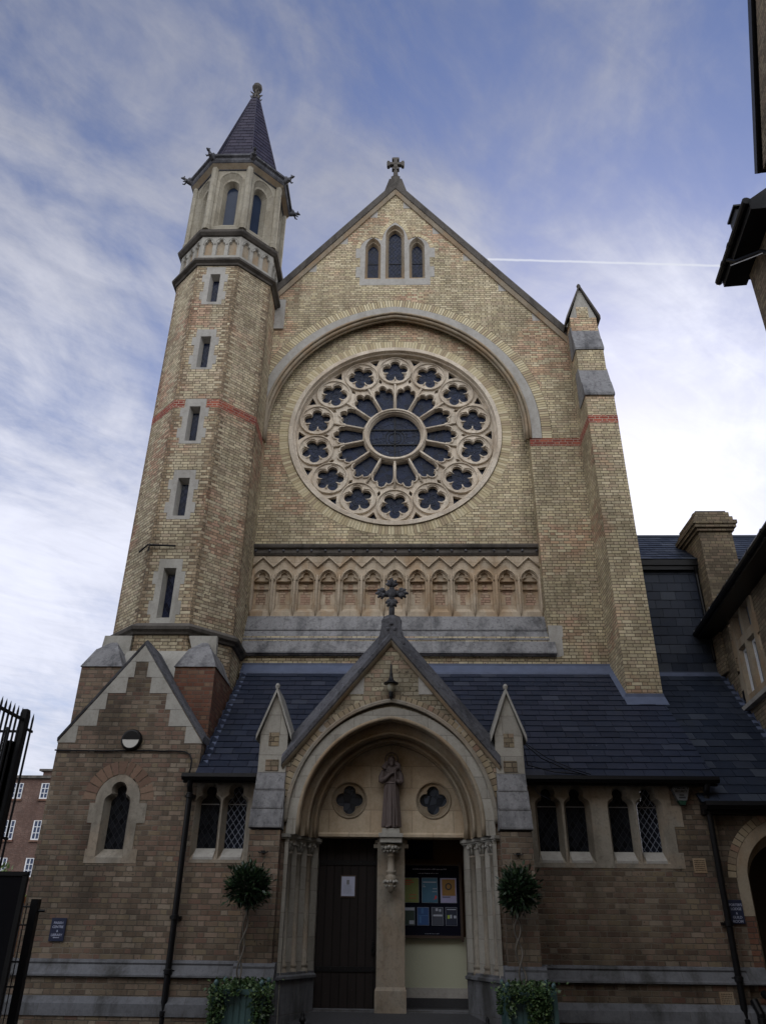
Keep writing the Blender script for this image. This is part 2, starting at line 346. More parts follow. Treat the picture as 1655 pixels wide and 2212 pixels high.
# ------------------------------------------------------------------ mesh builder
def fill2d(loops):       # triangulate a polygon with holes: (points, triangles)
    vs, es = [], []
    for l in loops:
        b, n = len(vs), len(l); vs += [Vector((float(p[0]), float(p[1]))) for p in l]; es += [(b+i, b+(i+1) % n) for i in range(n)]
    r = delaunay_2d_cdt(vs, es, [], 0, 1e-6); P = [(p.x, p.y) for p in r[0]]; out = []
    for t in r[2]:
        x = sum(P[i][0] for i in t)/3; y = sum(P[i][1] for i in t)/3; c = False
        for l in loops:
            j = len(l)-1
            for i in range(len(l)):
                xi, yi = l[i]; xj, yj = l[j]
                if (yi > y) != (yj > y) and x < (xj-xi)*(y-yi)/(yj-yi)+xi: c = not c
                j = i
        if c: out.append(tuple(t))
    return P, out
class MB:
    def __init__(s, Mx=None): s.v = []; s.f = []; s.M = Mx or Matrix.Identity(4)
    def frame(s, o=(0,0,0), phi=0.0): s.M = Matrix.Translation(o) @ Matrix.Rotation(phi, 4, 'Z'); return s
    def add(s, vs, fs):
        b = len(s.v); s.v += [s.M @ Vector(p) for p in vs]; s.f += [tuple(b+i for i in f) for f in fs]; return s
    def box(s, x0, x1, y0, y1, z0, z1):
        return s.add([(x0,y0,z0),(x1,y0,z0),(x1,y1,z0),(x0,y1,z0),(x0,y0,z1),(x1,y0,z1),(x1,y1,z1),(x0,y1,z1)],
                     [(0,3,2,1),(4,5,6,7),(0,1,5,4),(1,2,6,5),(2,3,7,6),(3,0,4,7)])
    def flat(s, outer, holes=(), y=0.0):          # polygon with holes in the x,z plane at depth y
        P, tri = fill2d([outer]+list(holes))
        return s.add([(a, y, b) for a, b in P], tri)
    def plate(s, outer, holes, y0, y1, back=True):
        s.flat(outer, holes, y0)
        if back: s.flat(outer, holes, y1)
        for l in [outer]+list(holes):
            n = len(l); s.add([(a, y0, b) for a, b in l]+[(a, y1, b) for a, b in l], [(i, (i+1) % n, n+(i+1) % n, n+i) for i in range(n)])
        return s
    def prism_x(s, prof, x0, x1):                 # profile in (y,z)
        n = len(prof)
        s.add([(x0,a,b) for a,b in prof]+[(x1,a,b) for a,b in prof], [(i,(i+1)%n,n+(i+1)%n,n+i) for i in range(n)])
        P, tri = fill2d([prof])
        for x in (x0, x1): s.add([(x,a,b) for a,b in P], tri)
        return s
    def loft(s, rings, closed=True, caps=False):
        n = len(rings[0]); vs = [p for r in rings for p in r]; fs = []
        for k in range(len(rings)-1):
            for i in range(n if closed else n-1):
                j = (i+1) % n; fs.append((k*n+i, k*n+j, (k+1)*n+j, (k+1)*n+i))
        if caps: fs += [tuple(range(n)), tuple((len(rings)-1)*n+i for i in range(n))]
        return s.add(vs, fs)
    def splay(s, o, i, y0, y1): return s.loft([[(a, y0, b) for a, b in o], [(a, y1, b) for a, b in i]])
    def lathe(s, prof, c=(0,0,0), n=16, ph=0.0):   # profile (r,z)
        rings = [[(c[0]+r*math.cos(ph+2*pi*k/n), c[1]+r*math.sin(ph+2*pi*k/n), c[2]+z) for k in range(n)] for r, z in prof]
        return s.loft(rings, True, True)
    def tube(s, path, r, n=8, closed=False):
        P = [Vector(p) for p in path]; m = len(P); rings = []; rr = r if isinstance(r, (list, tuple)) else [r]*m
        prev = None
        for i in range(m):
            t = (P[(i+1) % m]-P[i-1]) if closed else (P[min(i+1, m-1)]-P[max(i-1, 0)])
            t.normalize()
            a = prev if prev else (Vector((0, 1, 0)) if abs(t.y) < .9 else Vector((1, 0, 0)))
            a = (a - t*a.dot(t)).normalized(); prev = a; b = t.cross(a)
            rings.append([tuple(P[i]+(a*math.cos(2*pi*k/n)+b*math.sin(2*pi*k/n))*rr[i]) for k in range(n)])
        if closed: rings.append(rings[0])
        return s.loft(rings, True, not closed)
    def ball(s, c, r, n=10, m=7):
        if not isinstance(r, tuple): r = (r, r, r)
        rings = []
        for j in range(m+1):
            t = pi*(j+.001)/(m+.002); rings.append([(c[0]+r[0]*math.sin(t)*math.cos(2*pi*k/n), c[1]+r[1]*math.sin(t)*math.sin(2*pi*k/n), c[2]+r[2]*math.cos(t)) for k in range(n)])
        return s.loft(rings, True, True)
    def build(s, name, mat, parent=None, smooth=False, uv=True, recalc=True):
        root = parent
        off = Vector((0, 0, 0))
        while root is not None: off += root.location; root = root.parent
        me = bpy.data.meshes.new(name); me.from_pydata([tuple(p-off) for p in s.v], [], s.f); me.validate()
        if recalc:
            bm = bmesh.new(); bm.from_mesh(me); bmesh.ops.remove_doubles(bm, verts=bm.verts, dist=1e-5)
            bmesh.ops.recalc_face_normals(bm, faces=bm.faces); bm.to_mesh(me); bm.free()
        me.update()
        if uv:
            ul = me.uv_layers.new(name='UVMap').data
            for p in me.polygons:
                n = p.normal
                if abs(n.z) > .999: t = Vector((1, 0, 0)); w = Vector((0, 1, 0))
                else: t = Vector((-n.y, n.x, 0)).normalized(); w = n.cross(t)
                for li in p.loop_indices:
                    co = me.vertices[me.loops[li].vertex_index].co + off
                    ul[li].uv = (co.dot(t), co.dot(w))
        if smooth: me.polygons.foreach_set('use_smooth', [True]*len(me.polygons))
        me.materials.append(mat)
        o = bpy.data.objects.new(name, me); COL.objects.link(o)
        if parent is not None: o.parent = parent
        return o
def split(mb, name, mat, parent, smooth=False):      # every connected piece becomes its own part
    key = {}; par = list(range(len(mb.v)))
    def find(a):
        while par[a] != a: par[a] = par[par[a]]; a = par[a]
        return a
    for i, p in enumerate(mb.v):
        k = (round(p.x, 4), round(p.y, 4), round(p.z, 4)); j = key.setdefault(k, i); par[find(i)] = find(j)
    for f in mb.f:
        for q in f[1:]: par[find(q)] = find(f[0])
    isl = {}
    for f in mb.f: isl.setdefault(find(f[0]), []).append(f)
    for fs in isl.values():
        ids = sorted({i for f in fs for i in f}); mp = {a: b for b, a in enumerate(ids)}; m2 = MB()
        m2.v = [mb.v[i] for i in ids]; m2.f = [tuple(mp[i] for i in f) for f in fs]; m2.build(name, mat, parent, smooth=smooth)
def tag(o, label=None, cat=None, group=None, kind=None):
    for k, v in (('label', label), ('category', cat), ('group', group), ('kind', kind)):
        if v: o[k] = v
    return o
def thing(name, label, cat, loc=(0,0,0), group=None):
    o = bpy.data.objects.new(name, None); COL.objects.link(o); o.location = loc; o.empty_display_size = .2
    return tag(o, label, cat, group)
def textmesh(mb, s, size, x, y, z, depth=.002, bold=0.0, spacing=1.0, align='CENTER'):
    cu = bpy.data.curves.new('lettering', 'FONT'); cu.body = s; cu.size = size; cu.align_x = align; cu.extrude = depth
    cu.offset = bold; cu.space_character = spacing
    o = bpy.data.objects.new('lettering', cu); me = bpy.data.meshes.new_from_object(o)
    mb.add([(x+v.co.x, y-v.co.z, z+v.co.y) for v in me.vertices], [tuple(p.vertices) for p in me.polygons])
    bpy.data.objects.remove(o); bpy.data.meshes.remove(me); bpy.data.curves.remove(cu)

# ------------------------------------------------------------------ outlines
def rect(x0, x1, z0, z1): return [(x0,z0),(x1,z0),(x1,z1),(x0,z1)]
def circ(cx, cz, r, n=48): return [(cx+r*math.cos(2*pi*k/n), cz+r*math.sin(2*pi*k/n)) for k in range(n)]
def archp(a, h, z0, n=24, cx=0.0):   # from right spring over the crown to left spring; (x,z,nx,nz)
    if h <= a+1e-6:      # low arch: a smooth half ellipse
        return [(cx+a*math.cos(pi*i/(2*n)), z0+h*math.sin(pi*i/(2*n)), math.cos(pi*i/(2*n)), math.sin(pi*i/(2*n))) for i in range(2*n+1)]
    c = (h*h-a*a)/(2*a); Rr = a+c; t1 = math.acos(max(-1, min(1, c/Rr))); out = []
    for i in range(n+1):
        t = t1*i/n; out.append((cx-c+Rr*math.cos(t), z0+Rr*math.sin(t), math.cos(t), math.sin(t)))
    for i in range(n-1, -1, -1):
        t = t1*i/n; out.append((cx+c-Rr*math.cos(t), z0+Rr*math.sin(t), -math.cos(t), math.sin(t)))
    return out
def sto(a, h, z0, n=24):      # stilted arch: short vertical legs under the curve
    st_ = .18 if z0 < 5 else .38
    return [(a, z0)] + archo(a, h-st_, z0+st_, n) + [(-a, z0)]
def archo(a, h, z0, n=24, cx=0.0): return [(p[0], p[1]) for p in archp(a, h, z0, n, cx)]
def lancet(cx, hw, z0, zs, zt, n=8): return [(cx-hw, z0), (cx+hw, z0)] + archo(hw, zt-zs, zs, n, cx)
def foil(cx, cz, n, rl, dl, rot=0.0, per=12):
    out = []
    for k in range(n*per):
        th = 2*pi*k/(n*per); ph = (th + pi/n) % (2*pi/n) - pi/n
        r = dl*math.cos(ph) + math.sqrt(max(0, rl*rl-(dl*math.sin(ph))**2)); out.append((cx+r*math.cos(th+rot), cz+r*math.sin(th+rot)))
    return out
def tref(cx, hw, z0, zs, rs, rt, zc, a1=75, a2=-32, n=7):
    right = [(hw-rs+rs*math.cos(R(a1*i/n)), zs+rs*math.sin(R(a1*i/n))) for i in range(n+1)]
    top = [(rt*math.cos(R(a2+(90-a2)*i/n)), zc+rt*math.sin(R(a2+(90-a2)*i/n))) for i in range(n+1)]
    half = right+top
    return [(cx-hw, z0), (cx+hw, z0)] + [(cx+a, b) for a, b in half] + [(cx-a, b) for a, b in reversed(half[:-1])]
def voussoirs(mb, a, h, z0, w, y0, y1, bw=.072, gap=.008, cx=0.0, skip=None, extra=0.0):
    pts = archp(a, h, z0, 200, cx); Ls = [0]
    for i in range(1, len(pts)): Ls.append(Ls[-1]+math.hypot(pts[i][0]-pts[i-1][0], pts[i][1]-pts[i-1][1]))
    n = int(Ls[-1]/(bw+gap)); gap = gap*1.5; st = Ls[-1]/n; k = 0
    def at(s):
        nonlocal k
        s = max(0, min(Ls[-1]-1e-6, s)); i = 0
        lo, hi = 0, len(Ls)-1
        while hi-lo > 1:
            m = (lo+hi)//2
            if Ls[m] <= s: lo = m
            else: hi = m
        f = (s-Ls[lo])/max(1e-9, Ls[hi]-Ls[lo]); return [pts[lo][q]*(1-f)+pts[hi][q]*f for q in range(4)]
    for i in range(n):
        A, B = at(i*st+gap*.5), at((i+1)*st-gap*.5); j = random.uniform(-.003, .003)
        if skip and skip(A[0], A[1]): continue
        q = [(A[0],A[1]),(A[0]+A[2]*w,A[1]+A[3]*w),(B[0]+B[2]*w,B[1]+B[3]*w),(B[0],B[1])]
        mb.add([(x,y0+j,z) for x,z in q]+[(x,y1,z) for x,z in q], [(0,1,2,3),(0,4,5,1),(1,5,6,2),(2,6,7,3),(3,7,4,0)])
def ring_band(mb, o, i, y0, y1):     # closed band between two open arch curves
    poly = list(o)+list(reversed(i)); mb.plate(poly, [], y0, y1)
def slates(mb, o, u, v, nrm, rows, rh, wfn, sw, t=.012, jit=.004, skip=None):
    o, u, v, nrm = map(Vector, (o, u, v, nrm))
    for r in range(rows):
        v0, v1 = r*rh, (r+1)*rh+.02; a, b = wfn((r+.5)*rh)
        x = a - (sw*.5 if r % 2 else 0) - random.uniform(0, .05)
        while x < b:
            w = sw*random.uniform(.94, 1.06); x0, x1 = max(a, x+.004), min(b, x+w-.004); x += w
            if x1-x0 < .03: continue
            if skip and skip(x0, x1, v0): continue
            d0 = random.uniform(-jit, jit); h0, h1 = t+random.uniform(0, .005), .002
            P = [o+u*x0+v*(v0+d0)+nrm*h0, o+u*x1+v*(v0+d0+random.uniform(-jit, jit)*.5)+nrm*h0, o+u*x1+v*v1+nrm*h1, o+u*x0+v*v1+nrm*h1]
            Q = [p-nrm*.009 for p in P]
            mb.add([tuple(p) for p in P+Q], [(0,1,2,3),(0,4,5,1),(0,3,7,4),(1,5,6,2)])
def coping(mb, pts, prof):      # pts (x,z) along the gable, prof (dz,y) closed
    mb.loft([[(x, y, z+dz) for dz, y in prof] for x, z in pts], True, True)
def octring(ap, z, c, off=22.5): 
    r = ap/math.cos(R(22.5)); return [(c[0]+r*math.cos(R(off+45*k)), c[1]+r*math.sin(R(off+45*k)), z) for k in range(8)]
def shift(o, dx_, dz_=0.0): return [(a+dx_, b+dz_) for a, b in o]
def grow(o, cx, cz, s): return [(cx+(a-cx)*s, cz+(b-cz)*s) for a, b in o]
YF, YN, YP = 14.0, 16.88, 13.1

# ================================================================== ground
g = MB(); g.add([(-600,-600,-.32),(600,-600,-.32),(600,900,-.32),(-600,900,-.32)], [(0,1,2,3)])
tag(g.build('ground', M['asphalt']), kind='structure')
g = MB(); g.add([(-1.75,11.9,-.31),(1.75,11.9,-.31),(1.45,13.95,-.012),(-1.45,13.95,-.012),(-1.9,11.9,-.4),(1.9,11.9,-.4),(1.9,13.95,-.4),(-1.9,13.95,-.4)], [(0,1,2,3),(0,3,7,4),(1,5,6,2),(4,5,1,0)])
tag(g.build('path', M['asphalt']), kind='structure')

# ================================================================== church
church = thing('church', 'tall yellow brick gothic church with rose window, slate porch roof and octagonal turret', 'church', (0, 16, 0))
CH = church
# ---- nave front wall
A_IN = sto(3.53, 4.33, 12.42, 30)
hole = [(-3.47, 7.0), (3.53, 7.0)] + A_IN[:-1] + [(-3.47, 12.42)]
nv = MB()
lan_sur = [(-1.06,17.88),(1.04,17.88),(1.04,18.2),(1.17,18.2),(1.17,18.62),(1.04,18.62),(1.04,19.0),(1.2,19.0),(1.2,19.4),(1.04,19.4)] \
   + [(a, b) for a, b in archo(.385, .46, 19.4, 8, .655) if a > .40][1:] + [(.40, 19.72)] + archo(.385, .78, 19.74, 8, -.01)[1:-1] + [(-.42, 19.72)] \
   + [(a, b) for a, b in archo(.385, .46, 19.4, 8, -.675) if a < -.42][:-1] + [(-1.06,19.4),(-1.2,19.4),(-1.2,19.0),(-1.06,19.0),(-1.06,18.62),(-1.18,18.62),(-1.18,18.2),(-1.06,18.2)]
lan_in = grow(lan_sur, 0, 19.0, .985)
nv.flat([(-3.55, 5.6), (4.85, 5.6), (4.85, 15.72), (0, 21.9), (-3.55, 17.38)], [hole, lancet(-.675,.29,18.05,19.43,19.95), lancet(-.01,.33,18.05,19.96,20.46), lancet(.655,.29,18.05,19.43,19.95)], YN)
# arch soffit behind the stone face, right reveal
nv.loft([[(a, YN, b) for a, b in [(3.53, 7.0)]+A_IN], [(a, YN+.34, b) for a, b in [(3.53, 7.0)]+A_IN]], False)
nv.box(-4.2, -3.475, YN+.02, YN+.5, 5.6, 17.0)
wall = nv.build('nave_wall', M['brick_up'], CH)
# stone arch band + roll mouldings
ab = MB(); O = sto(3.85, 4.60, 12.42, 40); I = sto(3.54, 4.34, 12.42, 40)
clipx = lambda pts: [(max(a, -3.49), b) for a, b in pts]
ring_band(ab, clipx(O), clipx(I), YN-.02, YN+.10)
arch = ab.build('blind_arch', M['stone_grey'], CH)
ab = MB()
for (aa, hh, rr, yy) in ((3.56, 4.36, .035, YN-.02), (3.49, 4.29, .05, YN+.05), (3.44, 4.24, .035, YN+.13)):
    ab.tube([(max(a, -3.46), yy, b) for a, b in sto(aa, hh, 12.42, 40)], rr, 8)
ab.build('arch_roll', M['stone_warm2'], arch, smooth=True)
ab = MB(); voussoirs(ab, 3.865, 4.235, 12.80, .245, YN-.006, YN+.05, .066, .010, skip=lambda x, z: x < -3.5)
for q in range(5): ab.box(3.865, 4.11+random.uniform(-.006,.006), YN-.006, YN+.05, 12.43+q*.074, 12.43+q*.074+.060)
ab.build('voussoir', M['vous'], arch)
ab = MB(); ring_band(ab, [(max(a,-3.49),b) for a,b in sto(4.12,4.87, 12.42, 40)], [(max(a,-3.49),b) for a,b in sto(3.85,4.60, 12.42, 40)], YN-.0015, YN+.04)
ab.build('mortar_bed', M['mortar'], arch)
# recessed wall with rose
YR = 17.20
rw = MB(); rc0 = circ(0, 12.885, 3.115, 72)
rw.flat([(-3.5, 9.2), (3.55, 9.2), (3.55, 12.42)] + A_IN[1:-1] + [(-3.5, 12.42)], [rc0], YR)
rw.build('recess_wall', M['brick_up'], CH)
# toothing stones under the gable coping and corner blocks
tb = MB()
for s, zs in ((-1, (20.75, 19.6, 18.45)), (1, (21.15, 20.0, 18.85, 17.6, 16.45))):
    for z in zs:
        x = (21.9-z)/1.275; w = .34
        tb.plate([(s*x, z), (s*(x-w), z), (s*(x-w), z+w*1.275)], [], YN-.004, YN+.03)
tb.box(-3.5, -3.2, YN-.05, YN+.05, 16.2, 17.3)
split(tb, 'tooth_stone', M['stone_grey'], CH)
# red band
rb = MB(); rb.box(3.53, 4.83, YN-.004, YN+.02, 12.19, 12.42); rb.build('red_brick_band', M['brick_red'], CH)
# ---- coping
cp = MB(); pts = [(-3.62, 17.30), (-1.8, 19.62), (0, 21.90), (1.8, 19.60), (3.4, 17.56), (4.9, 15.65)]
coping(cp, pts, [(.06, YN-.13), (.30, YN-.16), (.47, YN-.05), (.50, YN+.35), (.02, YN+.35), (.02, YN-.08)])
cop = cp.build('gable_coping', M['stone_black'], CH)
cp = MB(); coping(cp, [(-3.6, 17.29), (0, 21.86), (4.88, 15.64)], [(-.10, YN-.05), (.07, YN-.105), (.10, YN+.02), (-.10, YN+.02)])
cp.build('coping_moulding', M['stone_warm2'], cop)
# ---- gable cross
gc = MB(); y0 = YN+.1
gc.add([(-.34,y0-.2,21.9),(.34,y0-.2,21.9),(.34,y0+.2,21.9),(-.34,y0+.2,21.9),(-.20,y0-.18,22.45),(.20,y0-.18,22.45),(.20,y0+.18,22.45),(-.20,y0+.18,22.45)], [(0,1,5,4),(1,2,6,5),(2,3,7,6),(3,0,4,7),(4,5,6,7)])
gc.box(-.145, .145, y0-.14, y0+.14, 22.45, 22.62)
gc.lathe([(.13,22.6),(.15,22.68),(.09,22.74),(.075,22.9),(.065,23.1),(.10,23.16),(.06,23.2)], (0,y0,0), 8)
def cross_arm(mb, cx, cz, ang, l, w0, w1, y, t):
    ca, sa = math.cos(ang), math.sin(ang); P = [(.02,-w0),(l*.62,-w0),(l*.72,-w1),(l*.93,-w1*1.05),(l,-w1*.35),(l*.97,0),(l,w1*.35),(l*.93,w1*1.05),(l*.72,w1),(l*.62,w0),(.02,w0)]
    mb.plate([(cx+a*ca-b*sa, cz+a*sa+b*ca) for a, b in P], [], y-t, y+t)
for q in range(4): cross_arm(gc, 0, 23.36, q*pi/2, .29, .055, .115, y0, .065+.002*q)
gc.ball((0,y0,23.36), (.1,.09,.1), 10, 6)
gc.build('gable_cross', M['stone_black'], CH)

# ---- lancets in the gable
ls = MB(); holes = [lancet(-.675, .235, 18.13, 19.43, 19.86), lancet(-.01, .285, 18.13, 19.96, 20.42), lancet(.655, .235, 18.13, 19.43, 19.86)]
ls.plate(lan_sur, holes, YN-.008, YN+.05, back=False)
sur = ls.build('lancet_surround', M['stone_grey'], CH)
inn = [lancet(-.68, .158, 18.37, 19.43, 19.70), lancet(-.01, .19, 18.38, 19.96, 20.25), lancet(.665, .158, 18.39, 19.43, 19.70)]
mids = [lancet(-.678, .205, 18.25, 19.43, 19.79), lancet(-.01, .245, 18.25, 19.96, 20.35), lancet(.66, .205, 18.25, 19.43, 19.79)]
for o_, m_, i_ in zip(holes, mids, inn):
    w = MB(); w.splay(o_, m_, YN-.008, YN+.09); w.splay(m_, grow(m_, m_[0][0]*.5+m_[1][0]*.5, 18.9, .96), YN+.09, YN+.10)
    w.splay(grow(m_, m_[0][0]*.5+m_[1][0]*.5, 18.9, .96), i_, YN+.10, YN+.22)
    fr = w.build('lancet_window', M['stone_warm2'], CH)
    w = MB(); w.flat(i_, [], YN+.21); w.build('pane', M['glass_blue'], fr)
    w = MB(); zc_ = .5*(i_[0][1]+19.5); w.box(i_[0][0], i_[1][0], YN+.195, YN+.205, zc_-.012, zc_+.012); w.build('saddle_bar', M['iron'], fr)
lb = MB()
for cx, a_, h_, z_ in ((-.675,.40,.47,19.42),(.655,.40,.47,19.42),(-.01,.40,.80,19.74)):
    voussoirs(lb, a_, h_, z_, .115, YN-.005, YN+.03, .068, .010, cx=cx, skip=lambda x, z, cx=cx: (abs(x+.01) < .52 and abs(cx) > .3) or (abs(cx) < .1 and z < 19.8))
lb.build('lancet_voussoir', M['vous'], CH)

# ---- rose window
RZ = 12.885; NP = 14
def pol(r, s, th): return (r*math.cos(th)-s*math.sin(th), RZ + r*math.sin(th)+s*math.cos(th))
rs = MB(); rs.plate(circ(0, RZ, 2.86, 96), [circ(0, RZ, 2.76, 96)], YR-.05, YR+.05, back=False)
rs.splay(circ(0, RZ, 2.76, 96), circ(0, RZ, 2.66, 96), YR-.05, YR+.22)
rose = rs.build('rose_window', M['stone_trac'], CH, smooth=False)
rs = MB()
for r_, y_, q_ in ((2.762, YR-.035, .018), (2.71, YR+.07, .024)): rs.tube([(a, y_, b) for a, b in circ(0, RZ, r_, 96)], q_, 8, True)
rs.build('ring_moulding', M['stone_trac'], rose, smooth=True)
rs = MB(); n_v = 236
for i in range(n_v):
    t0, t1 = 2*pi*(i+.05)/n_v, 2*pi*(i+.93)/n_v; ro = 3.115+random.uniform(-.006, .006); j = random.uniform(-.003, .003)
    q = [(2.875*math.cos(t0), RZ+2.875*math.sin(t0)), (ro*math.cos(t0), RZ+ro*math.sin(t0)), (ro*math.cos(t1), RZ+ro*math.sin(t1)), (2.875*math.cos(t1), RZ+2.875*math.sin(t1))]
    rs.add([(a, YR-.006+j, b) for a, b in q]+[(a, YR+.05, b) for a, b in q], [(0,1,2,3),(0,4,5,1),(1,5,6,2),(2,6,7,3),(3,7,4,0)])
rs.build('brick_ring', M['vous'], rose)
rs = MB(); rs.plate(circ(0, RZ, 3.13, 96), [circ(0, RZ, 2.87, 96)], YR+.006, YR+.03); rs.build('mortar_bed', M['mortar'], rose)
def petal(d_=0.0):   # outline in (s across, r out), d_ insets it
    w = lambda r: r*math.tan(pi/NP)-.044-d_
    pts = [(-w(.87), .87+d_), (w(.87), .87+d_), (w(1.36), 1.36)]
    for i in range(7): t = R(-20+95*i/6); pts.append((.135+(.118-d_)*math.cos(t), 1.425+(.118-d_)*math.sin(t)))
    for i in range(5): t = R(-12+102*i/4); pts.append(((.098-d_)*math.cos(t), 1.555+(.110-d_)*math.sin(t)))
    return pts + [(-a, b) for a, b in reversed(pts[3:-1])] + [(-w(1.36), 1.36)]
tr0 = MB(); tr1 = MB(); tr2 = MB(); holes = [circ(0, RZ, .705, 48)]; holes1 = [circ(0, RZ, .735, 48)]
for k in range(NP):
    th = pi/2 + 2*pi*k/NP; cx, cz = 2.185*math.cos(th), RZ+2.185*math.sin(th)
    holes.append(foil(cx, cz, 5, .138, .236, th, 9))
    tr1.plate(circ(cx, cz, .480, 36), [foil(cx, cz, 5, .163, .250, th, 9)], YR+.175, YR+.26, back=False)
    tr1.splay(foil(cx, cz, 5, .163, .250, th, 9), foil(cx, cz, 5, .138, .236, th, 9), YR+.175, YR+.30)
    tr2.tube([(a, YR+.165, b) for a, b in circ(cx, cz, .458, 32)], .024, 7, True)
    tr2.tube([(a, YR+.150, b) for a, b in circ(cx, cz, .458, 32)], .014, 6, True)
    for q in range(5):      # little eyelets between foils read as dark triangles
        t = th + 2*pi*(q+.5)/5; holes_c = (cx+.335*math.cos(t), cz+.335*math.sin(t))
        tr2.tube([(holes_c[0]-.0, YR+.17, holes_c[1]), (cx+.20*math.cos(t), YR+.19, cz+.20*math.sin(t))], [.030, .012], 6)
    th2 = th + pi/NP
    P = [pol(r, s, th2) for s, r in petal()]; holes.append(P)
    Pi = [pol(r, s, th2) for s, r in petal(-.030)]
    tr2.tube([(a, YR+.17, b) for a, b in Pi], .020, 6, True)
    sp0, sp1 = pol(.78, 0, th), pol(1.70, 0, th); tr2.tube([(sp0[0], YR+.165, sp0[1]), (sp1[0], YR+.165, sp1[1])], .030, 6)
    holes.append([pol(2.63, .15, th2), pol(2.42, 0, th2), pol(2.63, -.15, th2)][::1])
    holes.append([pol(1.62, .035, th), pol(1.50, 0, th), pol(1.62, -.035, th)])
    holes.append([pol(1.86, .05, th2), pol(1.78, 0, th2), pol(1.86, -.05, th2), pol(1.96, 0, th2)])
tr0.plate(circ(0, RZ, 2.67, 96), holes, YR+.20, YR+.33, back=False)
tr0.plate(circ(0, RZ, .84, 48), [circ(0, RZ, .74, 48)], YR+.13, YR+.25, back=False); tr0.splay(circ(0, RZ, .74, 48), circ(0, RZ, .69, 48), YR+.13, YR+.30)
tr0.build('tracery', M['stone_trac'], rose); split(tr1, 'foil_circle', M['stone_trac'], rose)
tr2.tube([(a, YR+.125, b) for a, b in circ(0, RZ, .80, 48)], .036, 7, True); tr2.tube([(a, YR+.21, b) for a, b in circ(0, RZ, 2.645, 96)], .022, 7, True)
tr2.build('tracery_roll', M['stone_trac'], rose, smooth=True)
rs = MB(); rs.flat(circ(0, RZ, 2.66, 72), [], YR+.325); rs.build('pane', M['glass_rose'], rose)
rs = MB()
for k in range(NP):
    th = pi/2 + 2*pi*k/NP; cx, cz = 2.185*math.cos(th), RZ+2.185*math.sin(th)
    rs = MB(); rs.tube([(a, YR+.318, b) for a, b in circ(cx, cz, .135, 20)], .0055, 4, True)
    for q in range(5):
        t = th + 2*pi*q/5; lc = (cx+.245*math.cos(t), cz+.245*math.sin(t)); rs.tube([(a, YR+.318, b) for a, b in circ(lc[0], lc[1], .085, 12)], .0045, 4, True)
        t += pi/5; rs.tube([(cx, YR+.318, cz), (cx+.135*math.cos(t), YR+.318, cz+.135*math.sin(t))], .0045, 4)
    rs.build('lead_came', M['came'], rose)
rs = MB()
for r_ in (.12, .20, .28, .46, .60): rs.tube([(a, YR+.318, b) for a, b in circ(0, RZ, r_, 40)], .0055, 4, True)
for k in range(16):
    t = 2*pi*k/16; rs.tube([(.28*math.cos(t), YR+.318, RZ+.28*math.sin(t)), (.69*math.cos(t+.12*(-1)**k), YR+.318, RZ+.69*math.sin(t+.12*(-1)**k))], .005, 4)
rs.build('lead_came', M['came'], rose)
rs = MB(); rs.box(-.018, .018, YR+.29, YR+.31, RZ-.69, RZ+.69)
for z_ in (.24, -.24): rs.box(-.65, .65, YR+.29, YR+.31, RZ+z_-.016, RZ+z_+.016)
for r_ in (.26, .17): rs.tube([(a, YR+.315, b) for a, b in circ(0, RZ-.02, r_, 28)], .008, 5, True)
rs.build('saddle_bar', M['iron'], rose)

# ---- blind arcade
ar = MB(); SP = .541; holes = []; X0 = -3.478; X1 = 3.53
ACX = [SP*(k-6)+.02 for k in range(13)]
for cx in ACX: holes.append([(cx-.19, 7.72), (cx+.19, 7.72), (cx+.19, 8.50)] + archo(.19, .25, 8.52, 8, cx)[1:-1] + [(cx-.19, 8.50)])
ar.plate([(X0, 7.45), (X1, 7.45), (X1, 9.22), (X0, 9.22)], holes, YR-.01, YR+.08, back=False)
arcade = ar.build('blind_arcade', M['stone_warm'], CH)
ar = MB(); ar.box(X0, X1, YR+.075, YR+.12, 7.4, 9.2)
for cx in ACX:   # cusps and column shafts in front
    ar.splay([(cx-.19, 7.72), (cx+.19, 7.72), (cx+.19, 8.5), (cx-.19, 8.5)], [(cx-.17, 7.82), (cx+.17, 7.82), (cx+.17, 8.5), (cx-.17, 8.5)], YR-.01, YR+.08)
    cu = tref(cx, .185, 8.30, 8.50, .115, .082, 8.66, 70, -25)
    ar.plate([(cx-.20, 8.30), (cx+.20, 8.30), (cx+.20, 8.52)] + archo(.20, .26, 8.52, 8, cx)[1:-1] + [(cx-.20, 8.52)], [[(a, max(b, 8.302)) for a, b in grow(cu, cx, 8.5, .99)]], YR+.02, YR+.07, back=False)
ar.build('arcade_panel', M['stone_warm'], arcade)
ar = MB(); xs = [ACX[0]-SP/2] + [c+SP/2 for c in ACX]
for x in xs:
    x = min(max(x, X0+.03), X1-.03)
    ar.tube([(x, YR-.01, 7.60), (x, YR-.035, 7.72), (x, YR-.045, 7.90), (x, YR-.045, 8.50), (x, YR-.03, 8.66)], [.006, .028, .040, .034, .028], 8)
for cx in ACX: ar.tube([(a, YR-.03, b) for a, b in archo(.225, .29, 8.52, 8, cx)], .022, 6)
z_ = []
for i, cx in enumerate(ACX): z_ += [(cx-SP/2 if i else X0, YR-.045, 8.86), (cx, YR-.05, 9.13)]
z_.append((X1, YR-.045, 8.86)); ar.tube(z_, .026, 6)
split(ar, 'colonnette', M['stone_warm'], arcade, smooth=True)
ar = MB()
for i, cx in enumerate(ACX):
    a, b = (.062, .118) if i % 2 == 0 else (.118, .062)
    ar.box(cx-a, cx+a, YR+.071, YR+.10, 8.19, 8.46); ar.box(cx-b, cx+b, YR+.071, YR+.10, 7.925, 8.19)
